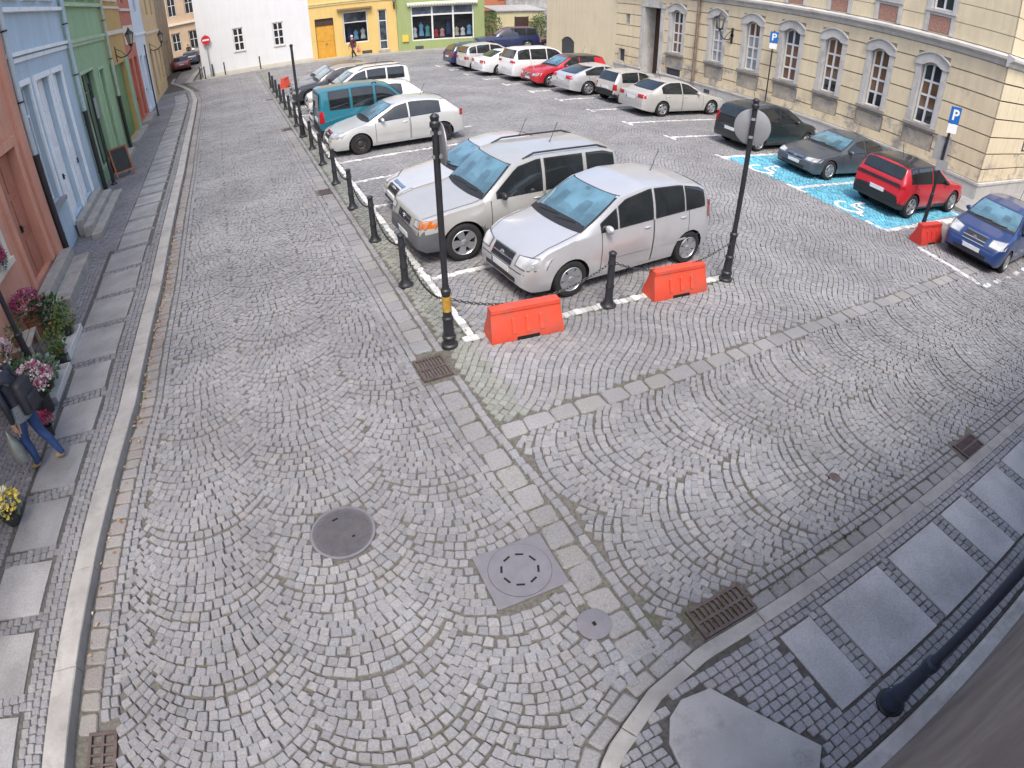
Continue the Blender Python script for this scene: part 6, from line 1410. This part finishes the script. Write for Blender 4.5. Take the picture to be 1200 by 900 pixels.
plant('low dark green plant in the corner of the stall','plant',(-3.58,8.55,.12),(.10,.12,'round',POTD),(.15,.18,.15),190,.055,[0,1,5],group=GP)
plant('grey green silvery leaved plant','plant',(-3.72,7.95,.12),(.13,.14,'round',POTD),(.26,.30,.20),420,.085,[3,3,2],group=GP)
plant('silvery green plant close to the wall under the silvery one','plant',(-4.05,8.05,.1),(.13,.2,'round',POT),(.24,.26,.22),260,.08,[3,2,1],group=GP)
plant('tall bucket of white and pink blossoms against the wall','flowers',(-4.28,7.95,.1),(.15,.45,'round',POTD),(.26,.30,.30),200,.07,[0,1],[0,0,1],70,.055,'flower_bucket',GP)
plant('bucket of white and rose flowers beside the walking person','flowers',(-3.62,7.32,.1),(.15,.28,'round',POTD),(.28,.34,.24),170,.06,[0,1,5],[0,0,1,1,3],120,.065,'flower_bucket',GP)
plant('bucket of dark red flowers below the white blossoms','flowers',(-4.02,7.45,.1),(.13,.26,'round',POTD),(.22,.22,.20),140,.06,[0,5],[2,3,1],60,.05,'flower_bucket',GP)
plant('small pot of crimson flowers at the pavement slabs','flowers',(-3.45,6.72,.1),(.08,.14,'round',POTD),(.12,.12,.11),60,.04,[0,1],[2],40,.045,'flower_pot',GP)
plant('small pot of yellow and white flowers at the bottom left','flowers',(-3.72,5.25,.1),(.11,.14,'round',POTD),(.18,.22,.15),120,.05,[0,1,2],[4,4,5],38,.06,'flower_pot',GP)
plant('reddish purple heather bush by the salmon house wall','flowers',(-4.25,9.75,.1),(.17,.42,'round',POT),(.26,.32,.28),260,.07,[0,5],[2,3,3,1],90,.05,'flower_pot',GP)
plant('dark purple flowers in a window box on the salmon sill','flowers',(-4.46,9.95,1.40),(.10,.10,'round',POTW),(.10,.30,.18),130,.05,[5,0],[3,3,2],60,.045,'window_box',GP)
ct=thing('plant_stand','pale wooden crate stand between the wall and the green plants','stand',(-4.22,8.85,.1),.1); CR=mat('weathered_wood',(.42,.37,.29),rough=.75,var=.2,scale=6); 
for (x,y) in ((-.2,-.3),(.2,-.3),(-.2,.3),(.2,.3)): b=MB(); b.box(x-.025,x+.025,y-.025,y+.025,0,.4595); b.build('leg',CR,ct)
b=MB()
for z in (.46,):
    for k in range(4): b.box(-.23+k*.12,-.13+k*.12,-.34,.34,z,z+.02)
b.build('shelf',CR,ct)
plant('little green pot plant standing on the wooden crate stand','plant',(-4.2,8.7,.58),(.09,.12,'round',POT),(.14,.16,.14),120,.055,[0,1,2],group=GP)
b=MB(); leaves(b,(0,0,1.1),(1.1,.8,1.0),900,.16,[0,1,2,5]); t=thing('shrub','green shrub growing beside the yard shed door','shrub',(26.6,49.4,0)); b.build('foliage',LEAF,t,fixn=False); b=MB(); b.tube([(0,0,0),(.05,0,.5),(.1,.05,1.1)],[.05,.04,.02],7); b.build('stem',DKW,t)
b=MB(); leaves(b,(0,0,1.3),(.9,.6,1.2),700,.15,[1,2,2]); t=thing('shrub','light green shrub at the green shop corner','shrub',(20.4,46.0,0)); b.build('foliage',LEAF,t,fixn=False); b=MB(); b.tube([(0,0,0),(.03,.02,.7),(.0,.05,1.4)],[.05,.04,.02],7); b.build('stem',DKW,t)
# ------------------------------------------------------------------ people
SKIN=mat('skin',(.52,.31,.22),rough=.55,var=.06); JEAN=mat('blue_denim',(.025,.06,.17),rough=.8,var=.2,scale=14); JACK=mat('navy_jacket',(.018,.022,.035),rough=.7,var=.2,scale=9,bump=.2,bscale=24); SHOE=mat('tan_shoe',(.42,.29,.14),rough=.6); DARKC=mat('dark_cloth',(.03,.02,.03),rough=.8,var=.2,scale=9); PLUM=mat('plum_coat',(.09,.02,.04),rough=.8,var=.2,scale=9); HAIRB=mat('brown_hair',(.085,.04,.022),rough=.6,var=.3,scale=30); HAIRW=mat('white_hair',(.62,.60,.57),rough=.7,var=.1,scale=30)
PLAID=mat('grey_plaid',(.13,.15,.17),rough=.8,var=.4,scale=26)
def person(label,loc,rz,stride=.22,coat=JACK,legs=JEAN,hair=HAIRB,hem=None,carry=None,H=1.68,lean=.0,longhair=False):
    t=thing('person',label,'person',loc,rz); k=H/1.70
    J={}; E=[]
    def j(n,p,r): J[n]=(Vector(p)*k,r*k)
    # x = walking direction, y = left
    j('pelvis',(0,0,.93),.145); j('waist',(.01+lean*.1,0,1.08),.130); j('chest',(.02+lean*.3,0,1.27),.150); j('neck0',(.02+lean*.45,0,1.40),.085); j('neck',(.03+lean*.5,0,1.475),.056); j('head0',(.045+lean*.55,0,1.545),.076); j('head1',(.055+lean*.6,0,1.625),.090); j('head2',(.05+lean*.6,0,1.675),.070)
    for s,sg in (('l',1),('r',-1)):
        f=stride*sg
        j('hip'+s,(0,sg*.095,.88),.110); j('knee'+s,(f*.55+.05,sg*.095,.49),.066); bx=f-(.06 if f<0 else 0)
        j('calf'+s,(f*.80+(.0),sg*.095,.33),.062); j('ank'+s,(bx,sg*.09,.085),.042); j('toe'+s,(bx+.15,sg*.10,.04),.036)
        j('sho'+s,(.02+lean*.4,sg*.175,1.385),.078); af=-f*.8
        j('elb'+s,(af*.5-.03+lean*.3,sg*.235,1.12),.050); j('wri'+s,(af+.06+lean*.3,sg*.225,.90),.034); j('pal'+s,(af+.085+lean*.3,sg*.222,.83),.034)
        E+= [('pelvis','hip'+s),('hip'+s,'knee'+s),('knee'+s,'calf'+s),('calf'+s,'ank'+s),('ank'+s,'toe'+s),('neck0','sho'+s),('sho'+s,'elb'+s),('elb'+s,'wri'+s),('wri'+s,'pal'+s)]
        for q,(dx,dy,ln) in enumerate(((.028,0,.075),(.010,.0,.085),(-.008,.0,.08),(-.026,0,.062))):
            j('f%d'%q+s,(af+.085+dx+lean*.3,sg*(.222),.79),.0105); j('g%d'%q+s,(af+.09+dx*1.1+lean*.3,sg*.212,.79-ln),.008); E+=[('pal'+s,'f%d'%q+s),('f%d'%q+s,'g%d'%q+s)]
        j('th'+s,(af+.125+lean*.3,sg*.212,.80),.011); j('ti'+s,(af+.14+lean*.3,sg*.205,.755),.009); E+=[('pal'+s,'th'+s),('th'+s,'ti'+s)]
    E+=[('pelvis','waist'),('waist','chest'),('chest','neck0'),('neck0','neck'),('neck','head0'),('head0','head1'),('head1','head2')]
    names=list(J); me=bpy.data.meshes.new('body'); me.from_pydata([J[n][0] for n in names],[(names.index(a),names.index(c)) for a,c in E],[])
    o=bpy.data.objects.new('body',me); COL.objects.link(o); sk=o.modifiers.new('s','SKIN'); sk.use_smooth_shade=True
    for i,n in enumerate(names): r=J[n][1]; me.skin_vertices[0].data[i].radius=(r,r*(1.25 if n in('chest','waist','pelvis') else 1)); me.skin_vertices[0].data[i].use_root=(n=='pelvis')
    ss=o.modifiers.new('d','SUBSURF'); ss.levels=2; ss.render_levels=2
    dg=bpy.context.evaluated_depsgraph_get(); nm=bpy.data.meshes.new_from_object(o.evaluated_get(dg)); bpy.data.objects.remove(o)
    nm.materials.clear()
    for m in (coat,legs,SKIN,SHOE): nm.materials.append(m)
    for p in nm.polygons:
        c=p.center; z=c.z/k; near=min(names,key=lambda n:(J[n][0]-c).length if not (n[:3] in ('thl','thr','til','tir','pal') or (n[0] in 'fg' and n[1].isdigit())) or abs(c.y)>.165*k else 9)
        if near[:3] in ('wri','elb') and abs(c.y)<.15*k: near='hipl'
        mi=0
        if near[:3] in ('kne','cal','ank') or (near[:3] in('hip',) and z<.86): mi=1
        if near.startswith('pelvis') and z<.86: mi=1
        if near[:3]=='toe' or (near[:3]=='ank' and z<.10): mi=3
        if near[:4] in ('head','neck') and near!='neck0': mi=2
        if near[:3] in ('pal','th'+'l','thr','tir','til') or (near[0] in 'fg' and near[1].isdigit()): mi=2
        p.material_index=mi
    body=bpy.data.objects.new('body',nm); COL.objects.link(body); body.parent=t; nm.shade_smooth()
    hx=(.055+lean*.6)*k
    b=MB(); b.ball((hx-.018*k,0,1.645*k),(.104*k,.098*k,.098*k),14,9); 
    if longhair: b.ball((hx-.07*k,0,1.55*k),(.06*k,.085*k,.14*k),12,8)
    b.build('hair',hair,t,smooth=80)
    b=MB()   # face: nose, brow, mouth, ears, eyes
    fx=hx+.088*k; b.ball((fx+.004,0,1.60*k),(.016,.013,.022),8,6,0)
    for sg in (1,-1): b.ball((fx-.010,sg*.033*k,1.622*k),(.010,.014,.008),8,5,1); b.ball((hx+.005,sg*.092*k,1.605*k),(.018,.010,.028),8,6,0)
    b.ball((fx-.006,0,1.556*k),(.008,.024,.007),8,5,2)
    b.build('features',[SKIN,DARKC,mat('lips',(.40,.15,.13),rough=.5)],t,smooth=80)
    # jacket skirt
    b=MB(); b.loft([[(.01+math.cos(a)*r*k,math.sin(a)*r*1.22*k,z*k) for a in [2*PI*i/18 for i in range(18)]] for r,z in ((.150,1.04),(.162,.93),(.172,.82),(.164,.82),(.12,.95))]); b.build('jacket_hem',hem or coat,t,smooth=60)
    return t
person('person in navy jacket and blue jeans walking past the flower stall',(-3.33,6.12,.105),math.radians(160),.13,hem=PLAID,lean=.15,longhair=True,H=1.62)
bp=thing('backpack','dark backpack worn by the person at the flower stall','backpack',(-3.18,6.06,1.18),math.radians(160))
b=MB(); b.bbox(-.13,.03,-.14,.14,-.20,.20,.045); PACK=mat('black_nylon',(.014,.015,.022),rough=.6,var=.3,scale=12,bump=.2,bscale=30); b.build('pack',PACK,bp,smooth=50); b=MB(); b.bbox(-.17,-.131,-.10,.10,-.16,.02,.02); b.build('pocket',PACK,bp,smooth=50)
b=MB()
for sg in (1,-1): b.tube([(.02,sg*.10,.19),(.10,sg*.11,.235),(.20,sg*.11,.16),(.22,sg*.11,.0),(.10,sg*.12,-.15)],.016,6)
b.build('strap',PACK,bp,smooth=60)
bg=thing('carrier_bag','pale translucent carrier bag in the walking person\'s hand','bag',(-3.58,5.98,.40),.4)
bm_=mat('thin_plastic',(.20,.22,.20),rough=.35,var=.2,scale=12); b=MB(); b.loft([[(math.cos(a)*rx,math.sin(a)*ry,z) for a in [2*PI*i/14 for i in range(14)]] for rx,ry,z in ((.03,.05,0),(.09,.14,.02),(.10,.16,.14),(.07,.13,.26),(.03,.06,.36),(.012,.02,.42))],caps=True); b.build('sack',bm_,bg,smooth=60)
person('white haired person in plum coat walking past the yellow shop',(8.75,43.9,.0),math.radians(200),.20,coat=PLUM,legs=DARKC,hair=HAIRW,H=1.66)
hb=thing('carrier_bag','pink bag held by the white haired person at the yellow shop','bag',(9.12,43.78,.42),.3); b=MB(); b.loft([[(math.cos(a)*rx,math.sin(a)*ry,z) for a in [2*PI*i/12 for i in range(12)]] for rx,ry,z in ((.08,.14,0),(.11,.18,.05),(.10,.17,.28),(.06,.12,.36))],caps=True); b.build('sack',mat('pink_bag',(.62,.22,.20),rough=.5),hb,smooth=60); b=MB(); b.tube([(0,-.1,.34),(0,-.04,.46),(0,.04,.46),(0,.1,.34)],.010,6); b.build('handle',DARKC,hb)
person('distant pedestrian in dark clothes beyond the parked cars of the far street',(-4.3,76.5,.0),math.radians(95),.20,coat=DARKC,legs=DARKC,H=1.75)

# ------------------------------------------------------------------ camera, light, world
f0,pit,roll,kk = 690.886,.659,-.006,.046; CAMH=5.061*.88; YAW=math.radians(25.5)
def toworld(x,y,z):   # lens axes (right, forward, up) to the place's axes
    c,s=math.cos(roll),math.sin(roll); x,z=x*c-z*s,x*s+z*c
    c,s=math.cos(pit),math.sin(pit); y,z=y*c+z*s,-y*s+z*c
    c,s=math.cos(-YAW),math.sin(-YAW); return Vector((x*c-y*s,x*s+y*c,z))
R_=Matrix((toworld(1,0,0),toworld(0,0,1),-toworld(0,1,0))).transposed()
cd=bpy.data.cameras.new('camera'); cam=bpy.data.objects.new('camera',cd); COL.objects.link(cam)
cam.matrix_world=Matrix.Translation((0,0,CAMH))@R_.to_4x4(); cd.clip_start=.02; cd.clip_end=2000
SC.camera=cam
# wide-angle dome lens of a street camera
cd.type='PANO'; cd.sensor_fit='HORIZONTAL'; cd.sensor_width=36; cd.sensor_height=27
th=np.linspace(0,1.25,400); rm=f0*th*(1+kk*th**2)*36/1200
Am=np.stack([rm,rm**2,rm**3,rm**4],1); kf=np.linalg.lstsq(Am,th,rcond=None)[0]
c_=cd.cycles if hasattr(cd,'cycles') and hasattr(cd.cycles,'panorama_type') else cd
c_.panorama_type='FISHEYE_LENS_POLYNOMIAL'; c_.fisheye_fov=math.radians(200)
c_.fisheye_polynomial_k0=0.
for i in range(4): setattr(c_,'fisheye_polynomial_k%d'%(i+1),-float(kf[i]))

SC.render.engine='CYCLES'
wd=bpy.data.worlds.new('World'); SC.world=wd; wd.use_nodes=True; nt=wd.node_tree; bgn=nt.nodes['Background']
sky=nt.nodes.new('ShaderNodeTexSky'); sky.sky_type='NISHITA'; sky.sun_disc=False
SUN_EL,SUN_AZ=math.radians(60),math.radians(203)     # azimuth measured clockwise from +y
sky.sun_elevation=SUN_EL; sky.sun_rotation=SUN_AZ; sky.air_density=1.0; sky.dust_density=4.5; sky.ozone_density=.6; sky.altitude=200
nt.links.new(sky.outputs[0],bgn.inputs['Color']); bgn.inputs['Strength'].default_value=.15
sl=bpy.data.lights.new('sun','SUN'); sl.energy=1.05; sl.angle=math.radians(15); sl.color=(1,.965,.91)
so=bpy.data.objects.new('sun',sl); COL.objects.link(so)
sd=Vector((math.sin(SUN_AZ)*math.cos(SUN_EL),math.cos(SUN_AZ)*math.cos(SUN_EL),math.sin(SUN_EL)))
so.rotation_euler=(-sd).to_track_quat('-Z','Y').to_euler()
vs=SC.view_settings; vs.view_transform='Standard'; vs.look='None'; vs.gamma=1; vs.use_curve_mapping=False; vs.exposure=1.05
SC.cycles.use_denoising=True; SC.cycles.max_bounces=6; SC.cycles.diffuse_bounces=3; SC.cycles.glossy_bounces=3; SC.cycles.transmission_bounces=2; SC.cycles.caustics_reflective=False; SC.cycles.caustics_refractive=False
